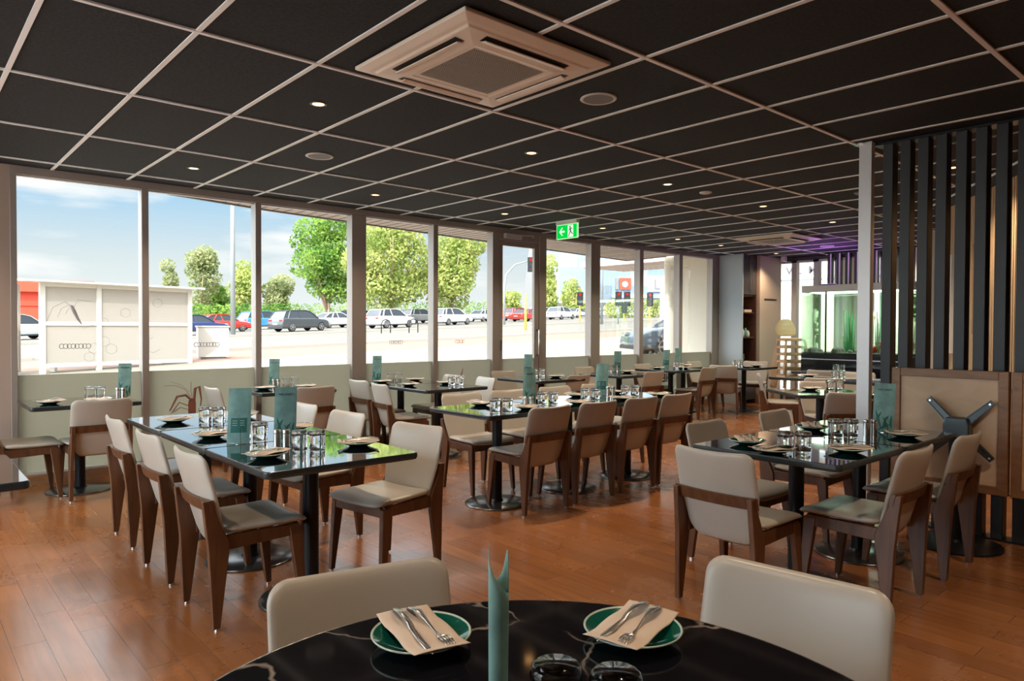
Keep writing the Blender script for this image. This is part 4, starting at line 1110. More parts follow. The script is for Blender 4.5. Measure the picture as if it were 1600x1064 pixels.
pair(9.30, 6.55, 'on the table before the cream return wall')
pair(10.70, 6.36, 'on the table by the grey cabinet')
pair(7.28, 3.22, 'on the angled table left of the silver post')
pair(9.05, 3.95, 'on the long table before the aquarium')
pair(10.55, 4.6, 'on the farthest table before the aquarium')
glass(.775, .768, 'near the bottom picture edge on the round table, left one')
glass(.826, .690, 'near the bottom picture edge on the round table, right one')

# shakers
def make_shaker():
    t = empty('shaker')
    MB().lathe([(0, 0), (.019, 0), (.019, .068), (0, .068)], 24).build('body', M['steel'], t, smooth=False)
    MB().lathe([(.0185, .0685), (.0195, .070), (.0195, .086), (.017, .090), (0, .090)], 24).build('cap', M['steel'], t, smooth=True)
    return t
SHK = make_shaker()
def shakers(x, y, where):
    inst(SHK, (x-.014, y+.016, TZ), 0, 'steel shaker, left one, ' + where, 'shaker', 'steel shakers')
    inst(SHK, (x+.022, y-.014, TZ), 0, 'steel shaker, right one, ' + where, 'shaker', 'steel shakers')
shakers(1.555, 3.60, 'by the front menu of the left row')
shakers(3.79, 4.085, 'by the first menu of the centre row')
shakers(4.43, 1.74, 'by the menu of the right hand tables')
shakers(1.53, 6.95, 'on the leftmost window table')
shakers(3.02, 7.12, 'on the second window table')
shakers(5.06, 4.32, 'by the second menu of the centre row')

# menus: standing curved cards
def menu(x, y, ang, side, label, h=.285, w=.105, bend=.018, tilt=0.03, z=None, twist=0.0):
    z = TZ if z is None else z
    t = tag(empty('menu_card', (x, y, z), math.radians(ang)), label, 'menu', 'teal standing menus')
    # local: face looks to -Y, width along X
    def cv(u, v, off):
        q = u/(w/2); a_ = twist*(v/h)
        yy = bend*(1-q*q)*(-1) + tilt*v/h*1.0 - off
        return (u*math.cos(a_)-yy*math.sin(a_)*0 + tilt*.35*v/h, yy + u*math.sin(a_), v)
    b = MB(); nu, nv = 10, 8; th = .0006
    for sgn_, off in ((1, th), (-1, -th)):
        vs = [[b.bm.verts.new(cv(-w/2+w*i/nu, h*j/nv, off)) for i in range(nu+1)] for j in range(nv+1)]
        for j in range(nv):
            for i in range(nu):
                q = [vs[j][i], vs[j][i+1], vs[j+1][i+1], vs[j+1][i]]; b.bm.faces.new(q if sgn_ > 0 else q[::-1])
        if sgn_ > 0: F_ = vs
        else: B_ = vs
    for j in range(nv):
        b.bm.faces.new([F_[j][0], F_[j+1][0], B_[j+1][0], B_[j][0]]); b.bm.faces.new([F_[j+1][nu], F_[j][nu], B_[j][nu], B_[j+1][nu]])
    for i in range(nu):
        b.bm.faces.new([F_[nv][i], F_[nv][i+1], B_[nv][i+1], B_[nv][i]]); b.bm.faces.new([F_[0][i+1], F_[0][i], B_[0][i], B_[0][i+1]])
    me = bpy.data.meshes.new('card'); b.bm.to_mesh(me); b.bm.free(); link('card', me, M['teal'], t, smooth=False)
    def ribbon(pts, ws, name, m, off=.0012):
        bb = MB(); prev = None
        for i, (u, v) in enumerate(pts):
            a = pts[max(0, i-1)]; c = pts[min(len(pts)-1, i+1)]; d_ = Vector((c[0]-a[0], c[1]-a[1])).normalized(); nx, ny = -d_.y*ws[i]/2, d_.x*ws[i]/2
            cur = [bb.bm.verts.new(cv(max(-w/2, min(w/2, u+nx)), v+ny, th+off)), bb.bm.verts.new(cv(max(-w/2, min(w/2, u-nx)), v-ny, th+off))]
            if prev: bb.bm.faces.new([prev[0], prev[1], cur[1], cur[0]])
            prev = cur
        return bb
    if side in ('text', 'roll'):
        bb = MB()
        rnd = random.Random(3)
        leaves = [((-.045, .02), (-.035, .09), (-.012, .12)), ((-.01, .01), (-.03, .08), (-.045, .13)), ((.0, .0), (.0, .07), (.03, .10)), ((.03, .0), (.02, .05), (-.005, .09)), ((.045, .02), (.035, .06), (.045, .10)), ((-.03, .0), (-.01, .03), (.04, .045))]
        for P0, P1, P2 in leaves:
            pts = [((1-s)**2*P0[0]+2*s*(1-s)*P1[0]+s*s*P2[0], (1-s)**2*P0[1]+2*s*(1-s)*P1[1]+s*s*P2[1]) for s in [i/8 for i in range(9)]]
            ws = [.002+.012*math.sin(PI*i/8) for i in range(9)]
            prev = None
            for i, (u, v) in enumerate(pts):
                a = pts[max(0, i-1)]; c = pts[min(8, i+1)]; d_ = Vector((c[0]-a[0], c[1]-a[1])).normalized(); nx, ny = -d_.y*ws[i]/2, d_.x*ws[i]/2
                k_ = w/2-.001
                cur = [bb.bm.verts.new(cv(max(-k_, min(k_, u+nx)), v+ny, th+.0008)), bb.bm.verts.new(cv(max(-k_, min(k_, u-nx)), v-ny, th+.0008))]
                if prev: bb.bm.faces.new([prev[0], prev[1], cur[1], cur[0]])
                prev = cur
        me = bpy.data.meshes.new('leaf_print'); bb.bm.to_mesh(me); bb.bm.free(); link('leaf_print', me, M['tealdark'], t)
    if side == 'text':
        tm = text_mesh('THE COAST', .0145, .0002, bold=.0003)
        for vt in tm.vertices: a, b_, c = vt.co; vt.co = cv(a, h*.865+b_, th+.0010+c)
        link('title_lettering', tm, M['ink'], t)
    if side == 'panel':
        bb = MB()
        def rect(u0, u1, v0, v1, off, B):
            B.quad([cv(u0, v0, off), cv(u1, v0, off), cv(u1, v1, off), cv(u0, v1, off)])
        for i in range(6):
            rect(-.042+.014*i, -.042+.014*(i+1), .055, .135, th+.0008, bb)
        me = bb.mesh('print'); link('dark_print_panel', me, M['tealdark'], t)
        bb = MB()
        for i in range(2):
            for j in range(3): rect(-.034+i*.040, -.008+i*.036, .118-j*.012, .121-j*.012, th+.0016, bb)
        link('print_lines', bb.mesh('lines'), M['paleink'], t)
    return t
def holder(x, y, ang, where):
    t = tag(empty('menu_holder', (x, y, TZ), math.radians(ang)), 'thin wire menu clip ' + where, 'menu holder', 'wire menu clips')
    MB().lathe([(0, 0), (.028, 0), (.028, .003), (0, .004)], 20).build('foot', M['steel'], t)
    MB().tube([(0, 0, .003), (0, 0, .085)]+[(.008-.008*math.cos(a), 0, .085+.009*math.sin(a)) for a in [i*PI/6 for i in range(1, 7)]]+[(.016, 0, .07)], .0014, 6).build('wire', M['blackmetal'], t)
def view_ang(x, y): return math.degrees(math.atan2(y, x)) - 90     # card facing the camera
MENUS = [
 (1.425, 3.86, 'panel', -6, 'menu with dark print panel, rear one of the two on the left row', .285),
 (1.645, 3.76, 'text', 4, 'menu with title and leaf print in front on the left row', .285),
 (3.93, 4.22, 'text', 18, 'first bright menu from the left on the centre row', .285),
 (5.04, 4.42, 'panel', -10, 'second bright menu with dark panel on the centre row', .285),
 (4.62, 1.74, 'text', 0, 'teal menu with title on the right hand tables before the silver post', .285),
 (1.60, 7.12, 'text', 0, 'backlit green menu on the leftmost window table', .285),
 (3.03, 7.20, 'text', 0, 'backlit green menu on the second window table', .285),
 (4.30, 7.26, 'text', 0, 'backlit dark green menu on the four seat window table', .285),
 (6.13, 6.62, 'panel', 0, 'bright menu with dark panel on the table at the glass door', .285),
 (8.02, 6.72, 'panel', 6, 'bright menu with dark panel on the table right of the door', .285),
 (9.20, 6.72, 'panel', -4, 'bright menu with dark panel before the white porch column', .285),
 (10.15, 7.16, 'plain', 25, 'dark leaning menu before the cream return wall', .285)]
for i, (x, y, side, da, lab, h) in enumerate(MENUS):
    menu(x, y, view_ang(x, y)+da, side, lab, h+.012, w=.118 if i < 5 else .105, bend=.014 if 'centre row' in lab else .005, twist=(.35 if 'centre row' in lab else 0))
    a = math.atan2(y, x)
    if i < 11: holder(x-.040*math.cos(a)+.012*math.sin(a), y-.040*math.sin(a)-.012*math.cos(a), view_ang(x, y), 'in front of the ' + ['rear menu of the left row', 'front menu of the left row', 'first menu of the centre row', 'second menu of the centre row', 'menu on the right hand tables', 'menu at the leftmost window', 'menu at the second window', 'menu of the four seat window table', 'menu at the glass door', 'menu right of the door', 'menu before the porch column'][i])
# rolled menu on the round table
rm = tag(empty('menu_card', (.733, .858, TZ), math.radians(view_ang(.733, .858)+0)), 'teal menu rolled into a tube with a pointed open top on the round table', 'menu', 'teal standing menus')
b = MB(); n = 48; nv = 12; rr = .0165
KT = [(0, .205), (10, .245), (24, .276), (40, .270), (70, .235), (110, .220), (150, .240), (172, .272), (184, .277), (205, .258), (235, .240), (270, .226), (315, .210), (360, .205)]
def ktop(dg):
    for (a, ha), (c, hc_) in zip(KT, KT[1:]):
        if a <= dg <= c: return ha+(hc_-ha)*(dg-a)/(c-a)
def rv(i, j, off):
    dg = 360*i/n; a = math.radians(dg); r = (rr+off)*(1-.10*(1-j/nv))
    return (r*math.cos(a), r*math.sin(a)*.8, ktop(dg)*j/nv)
Aq = [[b.bm.verts.new(rv(i, j, .0004)) for i in range(n+1)] for j in range(nv+1)]; Bq = [[b.bm.verts.new(rv(i, j, -.0004)) for i in range(n+1)] for j in range(nv+1)]
for j in range(nv):
    for i in range(n): b.bm.faces.new([Aq[j][i], Aq[j][i+1], Aq[j+1][i+1], Aq[j+1][i]]); b.bm.faces.new([Bq[j][i+1], Bq[j][i], Bq[j+1][i], Bq[j+1][i+1]])
for i in range(n): b.bm.faces.new([Aq[nv][i], Aq[nv][i+1], Bq[nv][i+1], Bq[nv][i]])
me = bpy.data.meshes.new('card'); b.bm.to_mesh(me); b.bm.free(); link('rolled_card', me, M['teal'], rm, smooth=True); pass

# ------------------------------------------------------------------ outside objects
def at(px, d):
    """ground position seen in picture column px at depth d"""
    t = (px-800)/FPX*d
    x = d*math.sin(YAW)+t*math.cos(YAW); y = d*math.cos(YAW)-t*math.sin(YAW)
    return x, y, gz(x, y)
def car_meshes(kind):
    """side profiles (x along length, z) of body and cabin"""
    if kind == 'suv':
        L, Hh, Wd, R_ = 4.6, 1.68, 1.85, .36
        body = [(-2.28, .35), (-2.30, .62), (-2.22, 1.02), (-2.05, 1.08), (1.05, 1.02), (1.95, .90), (2.22, .74), (2.28, .45), (2.2, .30), (-2.15, .28)]
        cabin = [(-2.18, 1.03), (-1.80, 1.56), (-1.5, 1.645), (.10, 1.64), (.55, 1.52), (1.20, 1.0)]
    else:
        L, Hh, Wd, R_ = 4.5, 1.43, 1.8, .32
        body = [(-2.22, .34), (-2.26, .60), (-2.20, .92), (-1.75, .98), (1.0, .90), (1.85, .78), (2.18, .62), (2.24, .42), (2.15, .27), (-2.1, .25)]
        cabin = [(-1.85, .93), (-1.15, 1.34), (-.75, 1.42), (.10, 1.41), (.45, 1.32), (1.15, .88)]
    return L, Hh, Wd, R_, body, cabin
def make_car(kind):
    L, Hh, Wd, R_, body, cabin = car_meshes(kind); t = empty('car')
    b = MB(); h = Wd/2
    # body with tucked sides: three sections across
    secs = [(-h, .86), (-h+.06, 1), (h-.06, 1), (h, .86)]
    def sec(y, sc):
        zc = .62
        return [(x*(.985 if sc < 1 else 1), y, zc+(z-zc)*sc) for x, z in body]
    R = [[b.bm.verts.new(p) for p in sec(y, s)] for y, s in secs]; n = len(body)
    b.bm.faces.new(R[0][::-1]); b.bm.faces.new(R[-1])
    for A, B in zip(R, R[1:]):
        for k in range(n): b.bm.faces.new([A[k], A[(k+1) % n], B[(k+1) % n], B[k]])
    bo = b.build('body', PAINT['white'], t, bevel=.03, seg=2, smooth=True, ang=.5)
    # cabin glass
    def cab(scale_in, z_in, y0):
        b = MB(); n = len(cabin); z0 = cabin[0][1]; zt = max(z for x, z in cabin)
        A = []; B = []
        for x, z in cabin:
            f = (z-z0)/(zt-z0); yy = y0-.20*f
            A.append(b.bm.verts.new((x*scale_in, -yy, z-z_in))); B.append(b.bm.verts.new((x*scale_in, yy, z-z_in)))
        b.bm.faces.new(A[::-1]); b.bm.faces.new(B)
        for k in range(n): b.bm.faces.new([A[k], A[(k+1) % n], B[(k+1) % n], B[k]])
        return b
    cab(1, 0, h-.07).build('windows', M['carglass'], t, bevel=.02, seg=1)
    # roof and pillars
    n = len(cabin); b = MB(); z0 = cabin[0][1]; zt = max(z for x, z in cabin)
    def cp(i, s, o=.012):
        x, z = cabin[i]; f = (z-z0)/(zt-z0); return Vector((x, s*(h-.07-.20*f+o), z+o))
    for s in (-1, 1):
        for i in range(n-1): b.bar(cp(i, s), cp(i+1, s), (.07, .05))
        mid = cabin[2][0]+(cabin[3][0]-cabin[2][0])*.52
        b.bar((mid, s*(h-.26), zt), (mid+.1, s*(h-.06), z0), (.07, .04)); b.bar((cabin[2][0]+.1, s*(h-.26), zt), (cabin[2][0]-.25, s*(h-.06), z0), (.14, .04))
    r0, r1 = cabin[2], cabin[3]
    b.box(r0[0]-.1, r1[0]+.1, -(h-.27), h-.27, zt-.01, zt+.03)
    b.build('roof_and_pillars', PAINT['white'], t)
    for s in (-1, 1):
        for x in (-L*.30, L*.315):
            w_ = MB().lathe([(0, -.1), (R_*.92, -.1), (R_, -.07), (R_, .07), (R_*.92, .1), (0, .1)], 24).build('wheel', M['tyre'], t, loc=(x, s*(h-.10), R_), rot=(PI/2, 0, 0))
            rm_ = MB().lathe([(0, 0), (R_*.16, 0), (R_*.16, .02), (0, .02)], 12)
            for k in range(5):
                a = k*2*PI/5
                rm_.bar((R_*.1*math.cos(a), R_*.1*math.sin(a), .01), (R_*.62*math.cos(a), R_*.62*math.sin(a), .01), (.07, .02), (.05, .02))
            rm_.lathe([(R_*.60, 0), (R_*.68, 0), (R_*.68, .02), (R_*.60, .02), (R_*.60, 0)], 24)
            rm_.build('rim', M['alloy'], w_, loc=(0, 0, .095 if s < 0 else -.115))
        MB().box(-L/2+.02, -L/2+.16, s*(h-.28)-.18, s*(h-.28)+.18, .80 if kind == 'suv' else .68, .96 if kind == 'suv' else .80).build('tail_light', M['tail'], t, bevel=.02)
        MB().box(L/2-.22, L/2-.06, s*(h-.30)-.2, s*(h-.30)+.2, .66, .76).build('head_light', M['alloy'], t, bevel=.02)
    MB().box(-L/2+.0, L/2-.03, -h-.004, h+.004, .26, .36).build('sill_trim', M['plastic'], t)
    MB().box(-L/2-.005, -L/2+.02, -.26, .26, .58, .70).build('number_plate', M['white'], t)
    return t
CARS = {'suv': make_car('suv'), 'sedan': make_car('sedan')}
def paint(o, key):
    for c in _kids.get(o.name, []):
        if c.name.split('.')[0] in ('body', 'roof_and_pillars'):
            c.material_slots[0].link = 'OBJECT'; c.material_slots[0].material = PAINT[key]
def car(px, d, kind, col, ang, label):
    x, y, z = at(px, d)
    o = inst(CARS[kind], (x, y, z), math.radians(ang), label, 'car', 'cars parked across the road'); paint(o, col)
    o.rotation_euler = (0, -math.atan(.033)*math.cos(math.radians(ang)), math.radians(ang)); return o
car(26, 46, 'suv', 'silver', 20, 'silver car at the left edge before the red building')
car(303, 50, 'sedan', 'navy', 8, 'dark blue sedan just right of the white bus shelter')
car(345, 57, 'sedan', 'red', 8, 'bright red sedan behind the dark blue one')
car(412, 65, 'suv', 'blue', 12, 'bright blue hatchback right of the lamp post')
car(468, 56, 'suv', 'dark', 14, 'dark grey off roader before the young trees')
car(524, 66, 'sedan', 'white', 10, 'white sedan beyond the dark grey off roader')
car(562, 78, 'suv', 'dark', 10, 'dark car mostly behind the wide bronze column')
car(610, 62, 'suv', 'white', 14, 'white estate car seen from the rear quarter below the big tree')
car(655, 84, 'suv', 'silver', 10, 'silver car behind the white estate')
car(705, 70, 'suv', 'white', 12, 'white off roader in the fifth window')
car(757, 88, 'sedan', 'silver', 12, 'silver sedan left of the entrance door')
car(808, 92, 'suv', 'red', 12, 'red car at the left side of the door pane')
car(823, 84, 'sedan', 'red', 12, 'red hatchback in the middle of the door pane')
car(848, 98, 'suv', 'white', 12, 'white car behind the door handle')
car(877, 94, 'suv', 'white', 12, 'white hatchback right of the door')
car(902, 108, 'sedan', 'silver', 12, 'pale sedan beside the second white hatchback')
car(938, 104, 'sedan', 'white', 12, 'white sedan behind the second wide column')
car(575, 100, 'suv', 'silver', 10, 'far silver car in the second rank under the big tree')
car(640, 105, 'suv', 'dark', 10, 'far dark car in the second rank under the big tree')
nc = inst(CARS['sedan'], at(1098, 20.5), math.radians(146), 'dark slate car close by, its front wheel beside the white porch column', 'car', 'cars parked across the road'); paint(nc, 'slate')
nc.location.z = gz(nc.location.x, nc.location.y); nc.rotation_euler = (-math.atan(.033)*math.sin(math.radians(146))*0, math.atan(.033)*.83, math.radians(146))

# bus shelter
sx0, sy0, _ = at(66, 17.8); sx1, sy1, _ = at(296, 21.0)
A = Vector((sx0, sy0, 0)); B = Vector((sx1, sy1, 0)); dv = B-A; SL = dv.length; sh = tag(empty('bus_shelter', (sx0, sy0, .08), math.atan2(dv.y, dv.x)), 'long white framed bus shelter with milky panels outside the left windows', 'bus shelter')
sl = (gz(sx1, sy1)-gz(sx0, sy0))/SL
HH = 2.42
cs = [0, SL*.345, SL*.66, SL]
for x in cs: MB().box(x-.06, x+.06, -.05, .05, -.12, HH).build('post', M['shelter'], sh)
for x in (0, SL): MB().box(x-.05, x+.05, 1.45, 1.55, -.12, HH).build('post', M['shelter'], sh)
for z in (.26, 1.33, HH-.10): MB().box(0, SL, -.04, .04, z, z+.10).build('rail', M['shelter'], sh)
for a, c in zip(cs, cs[1:]):
    for z0, z1 in ((.36, 1.33), (1.43, HH-.10)): MB().box(a+.06, c-.06, -.008, .008, z0, z1).build('milky_panel', M['shelterglass'], sh)
MB().hexa([(-.55, -.35, HH), (SL+.3, -.35, HH), (SL+.3, 1.9, HH+.10), (-.55, 1.9, HH+.10), (-.55, -.35, HH+.05), (SL+.3, -.35, HH+.05), (SL+.3, 1.9, HH+.18), (-.55, 1.9, HH+.18)]).build('roof', M['shelter'], sh)
MB().box(.1, SL-.1, .5, .9, .42, .47).box(.5, .56, .55, .85, -.1, .42).box(SL-.6, SL-.54, .55, .85, -.1, .42).build('bench', M['shelter'], sh)
MB().box(-.62, -.50, .10, 1.4, .25, 1.95).build('advert_board', M['shelter'], sh)
MB().box(-.50, -.495, .2, 1.3, .35, 1.1).build('board_glass', M['carglass'], sh)
# utility cabinet
ux, uy, uz = at(332, 23.0)
uc = tag(empty('utility_cabinet', (ux, uy, uz), math.radians(-12)), 'cream roadside utility cabinet right of the bus shelter', 'utility box')
MB().box(-.46, .46, -.3, .3, .06, 1.02).build('body', M['shelter'], uc, bevel=.01)
MB().box(-.49, .49, -.33, .33, 1.02, 1.07).build('lid', M['shelter'], uc, bevel=.01)
MB().box(-.38, .38, -.25, .25, -.15, .06).build('plinth', M['fascia'], uc)
# red building at far left
rx, ry, rz_ = at(-10, 85)
rb = tag(empty('red_building', (rx, ry, rz_), math.radians(-10)), 'low building with bright red facade at the left edge beyond the bus shelter', 'building')
MB().box(-14, 6.5, 0, 10, 0, 3.0).build('walls', M['redbld'], rb)
MB().box(-14.2, 10.5, -1.2, 10, 4.7, 6.2).build('fascia', M['redbld'], rb)
MB().box(-14, 6.2, -.2, 9, 3.0, 4.7).build('upper_wall', M['redbld'], rb)

def pole(px, d, h, r, m, label, cat='pole', name='street_pole'):
    x, y, z = at(px, d); t = tag(empty(name, (x, y, z)), label, cat)
    MB().tube([(0, 0, -.3), (0, 0, h)], [r, r*.7], 12).build('pole', m, t, smooth=True); return t
lp = pole(364, 47, 12.5, .17, M['polegrey'], 'tall grey lamp post seen through the second window', 'lamp post', 'street_lamp')
MB().tube([(0, 0, 12.4), (.6, -.4, 12.9), (2.0, -1.2, 13.0)], [.08, .06, .05], 8).build('arm', M['polegrey'], lp)
MB().box(1.7, 2.6, -1.5, -1.1, 12.95, 13.1).build('lamp_head', M['polegrey'], lp)
lp = pole(940, 62, 9.5, .13, M['polegrey'], 'tall grey pole seen through the window left of the last ones', 'lamp post', 'street_lamp')
yp = pole(821, 48, 2.5, .09, M['yellow'], 'yellow pole in the door pane', 'pole')
def signal(px, d, z0, label, mast=None, two=False):
    x, y, z = at(px, d); t = tag(empty('traffic_light', (x, y, z), math.radians(-YAW*57.3)), label, 'traffic light')
    if mast:
        H_, reach = mast
        MB().tube([(-reach, 0, -.2), (-reach, 0, H_*.55), (-reach*.93, 0, H_*.78), (-reach*.6, 0, H_*.93), (0, 0, H_)], [.11, .10, .09, .07, .05], 10).build('mast', M['polegrey'], t, smooth=True)
    else: MB().tube([(0, .15, -.2), (0, .15, z0+1)], .07, 8).build('mast', M['yellow'] if not two else M['polegrey'], t, smooth=True)
    for k in range(2 if two else 1):
        xo = k*.75
        hd = MB().box(-.28+xo, .28+xo, -.12, .05, z0, z0+1.25).build('signal_head', M['blackmetal'], t, bevel=.02)
        for i in range(3):
            MB().lathe([(0, 0), (.12, 0), (.12, .02), (0, .02)], 14).build('lens', M['sigred'] if i == 2 else M['slot'], hd, loc=(xo, -.12, z0+.22+i*.4), rot=(PI/2, 0, 0))
    return t
signal(829, 60, 4.6, 'traffic light on a curved mast arm in the door pane', (5.6, 2.25))
signal(906, 66, 1.7, 'low traffic light left of the second wide column')
signal(966, 62, 1.6, 'double traffic light in front of the blue white building', two=True)
signal(975, 70, .9, 'short traffic light below the double one')
signal(1015, 64, 1.5, 'traffic light near the white porch column')
# bike hoops
for i, (px, lab) in enumerate(((603, 'left'), (646, 'right'))):
    x, y, z = at(px, 47); h_ = tag(empty('bike_hoop', (x, y, z)), 'dark bicycle hoop before the white estate car, %s one' % lab, 'bike rack', 'bicycle hoops')
    MB().tube([(-.35, 0, -.1), (-.35, 0, .6), (-.25, 0, .82), (0, 0, .92), (.25, 0, .82), (.35, 0, .6), (.35, 0, -.1)], .035, 8).build('hoop', M['blackmetal'], h_, smooth=True)

# far building with blue and white panels
def bld_mat():
    m = bpy.data.materials.new('blue white panels'); m.use_nodes = True; t = m.node_tree; b = t.nodes['Principled BSDF']
    tcn = N(t, 'ShaderNodeTexCoord'); mpn = N(t, 'ShaderNodeMapping'); mpn.inputs['Scale'].default_value = (1/3.4, 1, 1/1.75); t.links.new(tcn.outputs['Object'], mpn.inputs[0])
    fl_ = N(t, 'ShaderNodeVectorMath', operation='FLOOR'); t.links.new(mpn.outputs[0], fl_.inputs[0])
    wn_ = N(t, 'ShaderNodeTexWhiteNoise'); t.links.new(fl_.outputs[0], wn_.inputs['Vector'])
    r = N(t, 'ShaderNodeValToRGB'); r.color_ramp.interpolation = 'CONSTANT'; E_ = r.color_ramp.elements
    E_[0].position = 0; E_[0].color = (.19, .27, .42, 1); E_[1].position = .42; E_[1].color = (.24, .32, .46, 1)
    for p, c in ((.68, (.58, .60, .63, 1)), (.90, (.10, .13, .12, 1)), (.94, (.15, .22, .36, 1))): e_ = E_.new(p); e_.color = c
    t.links.new(wn_.outputs['Value'], r.inputs[0]); t.links.new(r.outputs[0], b.inputs['Base Color']); b.inputs['Roughness'].default_value = .5; return m
bx_, by_, bz_ = at(845, 135); ex_, ey_, _ = at(1125, 135)
ag = math.atan2(ey_-by_, ex_-bx_); BL = math.hypot(ex_-bx_, ey_-by_)
fbld = tag(empty('office_building', (bx_, by_, bz_-1), ag), 'large building clad in blue and white rectangles beyond the junction', 'building')
MB().box(0, BL, 0, 25, 3.6, 24).build('panel_facade', bld_mat(), fbld)
MB().box(2, BL, 1.5, 24, 0, 3.6).build('ground_floor', M['white'], fbld)
MB().prism([(-3.8, 0), (.2, 0), (.2, 24), (-1.2, 24)], -.6, 8, 'y').build('leaning_wall', M['fascia'], fbld)
MB().box(15.0, 17.2, -.4, 0, 6.2, 8.4).build('sign_red_block', M['redbld'], fbld)
MB().box(14.2, 14.8, -.4, 0, 6.2, 8.4).build('sign_dark_block', M['fascia'], fbld)
MB().lathe([(0, 0), (.55, .0), (.55, .1), (0, .1)], 16).build('sign_emblem', M['white'], fbld, loc=(16.0, -.42, 7.2), rot=(PI/2, 0, 0))
MB().box(20.5, 26.5, -.4, 0, 5.8, 8.8).build('sign_white_block', M['white'], fbld)
MB().box(21.6, 22.0, -.5, -.4, 6.2, 8.2).box(22.0, 23.2, -.5, -.4, 6.2, 6.6).box(24.0, 24.3, -.5, -.4, 6.8, 8.4).box(24.3, 25.5, -.5, -.4, 8.1, 8.4).box(25.2, 25.5, -.5, -.4, 7.2, 8.4).build('sign_letters', M['fascia'], fbld)
MB().box(13.5, 27, -.5, 0, 4.6, 5.0).build('sign_lower_line', M['decalpale'], fbld)

# trees and hedges
def leaf_cloud(blobs, n, size, seed):
    """many small leaf quads filling ellipsoids [(cx,cy,cz,rx,ry,rz)]"""
    rnd = random.Random(seed); bm = bmesh.new(); tot = sum(b[3]*b[5] for b in blobs)
    for bl in blobs:
        k = int(n*bl[3]*bl[5]/tot)
        for _ in range(k):
            while True:
                p = Vector((rnd.uniform(-1, 1), rnd.uniform(-1, 1), rnd.uniform(-1, 1)))
                if .15 < p.length < 1: break
            p = p*(p.length**-.35 if p.length > 0 else 1)
            if p.length > 1: p.normalize(); p *= rnd.uniform(.85, 1.06)
            c = Vector((bl[0]+p.x*bl[3], bl[1]+p.y*bl[4], bl[2]+p.z*bl[5]))
            a = Vector((rnd.gauss(0, 1), rnd.gauss(0, 1), rnd.gauss(0, 1))).normalized(); b = a.cross(Vector((rnd.gauss(0, 1), rnd.gauss(0, 1), rnd.gauss(0, 1)))).normalized()
            s = size*rnd.uniform(.6, 1.3)
            bm.faces.new([bm.verts.new(c-a*s), bm.verts.new(c-b*s*.6), bm.verts.new(c+a*s), bm.verts.new(c+b*s*.6)])
    me = bpy.data.meshes.new('crown'); bm.to_mesh(me); bm.free(); return me
def crown_blobs(w, z0, z1, seed, k=14, narrow=False):
    rnd = random.Random(seed); B_ = []
    for i in range(k):
        f = rnd.random(); z = z0+(z1-z0)*(.12+.78*f)
        ww = w/2*(math.sin(PI*(.18+.72*f))**.8)*(.75 if narrow else .8)
        a = rnd.uniform(0, 6.28); r = ww*rnd.uniform(.2, .85)
        s = (z1-z0)*rnd.uniform(.12, .2)
        B_.append((r*math.cos(a), r*math.sin(a)*.8, z, min(s*1.3, w*.3), min(s*1.3, w*.3), s))
    B_.append((0, 0, (z0+z1)/2, w*.28, w*.28, (z1-z0)*.34))
    return B_
def tree(px, d, w, z0, z1, leaf, label, seed, n=5000, ls=.22, trunk=.25, k=14, group='trees across the road', dz=0):
    x, y, z = at(px, d); t = tag(empty('tree', (x, y, z+dz)), label, 'tree', group)
    link('crown', leaf_cloud(crown_blobs(w, z0, z1, seed, k), n, ls, seed), M[leaf], t)
    b = MB().tube([(0, 0, -.5), (.1, 0, z0), (0, .1, (z0+z1)/2)], [trunk, trunk*.8, trunk*.3], 8)
    rnd = random.Random(seed)
    for i in range(5):
        a = rnd.uniform(0, 6.28); b.tube([(0, 0, z0*.8+i*.4), (w*.16*math.cos(a), w*.16*math.sin(a), z0+(z1-z0)*.35), (w*.32*math.cos(a), w*.32*math.sin(a), z0+(z1-z0)*.6)], [trunk*.5, trunk*.35, trunk*.12], 6)
    b.build('trunk', M['bark'], t, smooth=True); return t
tree(512, 78, 9.0, 1.6, 12.2, 'leafA', 'bright green broad tree left of the wide bronze column', 11, 9000, .20)
tree(612, 76, 13.5, 2.0, 13.4, 'leafB', 'big yellow green tree filling the fourth window', 12, 13000, .20)
tree(706, 80, 10.5, 1.5, 11.4, 'leafB', 'yellow green round tree in the fifth window', 13, 10000, .20)
tree(268, 100, 3.6, 2.5, 9.2, 'leafC', 'slender tree above the right end of the bus shelter roof', 14, 2500, .2, .15, 8)
tree(313, 92, 5.2, 1.2, 10.0, 'leafC', 'tall olive tree right of the bus shelter', 15, 4500, .2, .2, 10)
tree(345, 96, 5.0, 1.0, 6.2, 'leafA', 'low green tree between the shelter and the lamp post', 16, 3000, .2, .2, 8)
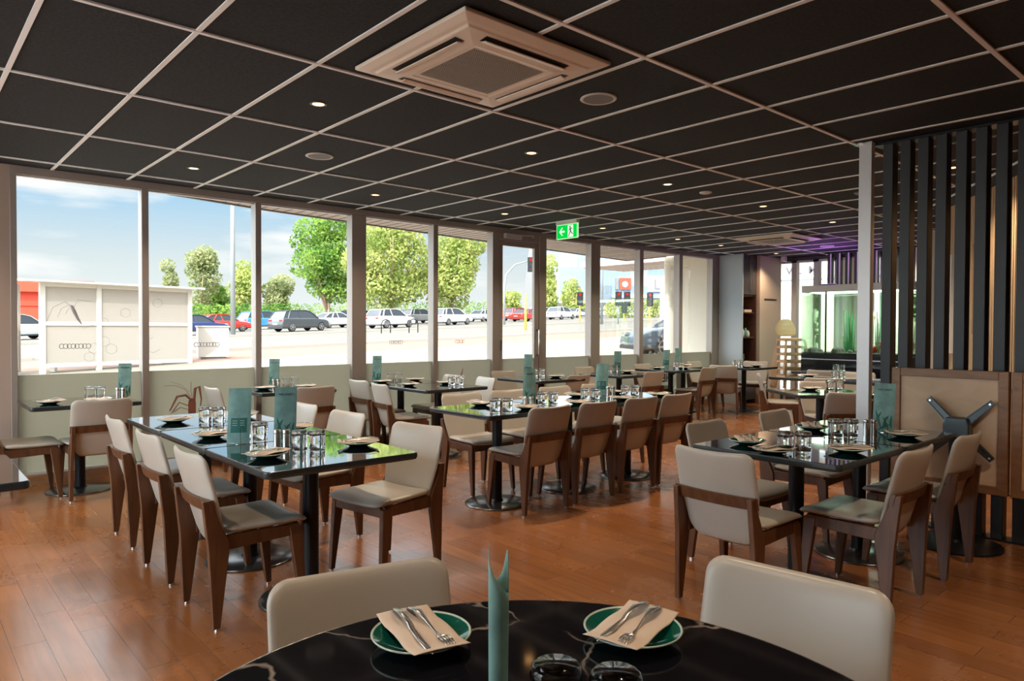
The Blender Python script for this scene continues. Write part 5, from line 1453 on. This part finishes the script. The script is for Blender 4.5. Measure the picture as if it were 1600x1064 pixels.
tree(382, 90, 4.6, 1.0, 8.0, 'leafB', 'autumn tinted tree right behind the lamp post', 17, 3500, .2, .2, 9)
tree(434, 92, 5.0, 1.0, 7.6, 'leafC', 'soft olive tree left of the third window gap', 18, 3500, .2, .2, 9)
tree(797, 110, 5.0, .3, 5.8, 'leafB', 'low yellow tree in the door pane', 19, 2500, .22, .2, 8, dz=-.5)
tree(856, 106, 4.6, .8, 10.0, 'leafB', 'upright yellow green tree right of the door stile', 20, 4500, .22, .2, 9, dz=-.5)
tree(893, 124, 7.5, .5, 8.0, 'leafB', 'wide yellow green tree before the blue white building', 21, 4500, .22, .2, 10, dz=-.8)
def hedge(px0, px1, d, h, leaf, label, seed, n):
    x0, y0, z0 = at(px0, d); x1, y1, z1 = at(px1, d); c = ((x0+x1)/2, (y0+y1)/2, (z0+z1)/2); L_ = math.hypot(x1-x0, y1-y0)
    k = max(3, int(L_/1.8)); B_ = [(-L_/2+L_*(i+.5)/k, 0, h*.45+(z1-z0)*((i+.5)/k-.5), L_/k*.8, .9, h*.6) for i in range(k)]
    o = link('hedge', leaf_cloud(B_, n, .16, seed), M[leaf]); o.location = c; o.rotation_euler = (0, 0, math.atan2(y1-y0, x1-x0)); tag(o, label, 'hedge')
hedge(300, 470, 84, 2.6, 'leafA', 'long green hedge behind the red and blue cars', 31, 5000)
hedge(950, 1045, 98, 2.6, 'leafB', 'bright hedge below the building signs', 32, 3500)
hedge(470, 780, 122, 3.0, 'leafA', 'distant hedge behind the car park', 33, 5000)
tn_x, tn_y, tn_z = 15.6, 4.6, .4
t = tag(empty('tree', (tn_x, tn_y, tn_z)), 'dark leafy tree seen through the aquarium beyond the far glazing', 'tree')
link('crown', leaf_cloud(crown_blobs(2.8, .5, 2.6, 41, 10), 3500, .06, 41), M['leafA'], t)
MB().tube([(0, 0, -.5), (0, 0, 1.4)], [.08, .04], 8).build('trunk', M['bark'], t)
struct('wall_garden', MB().box(16.9, 17.1, 2.0, 8.0, .2, 1.45), M['extwall'])
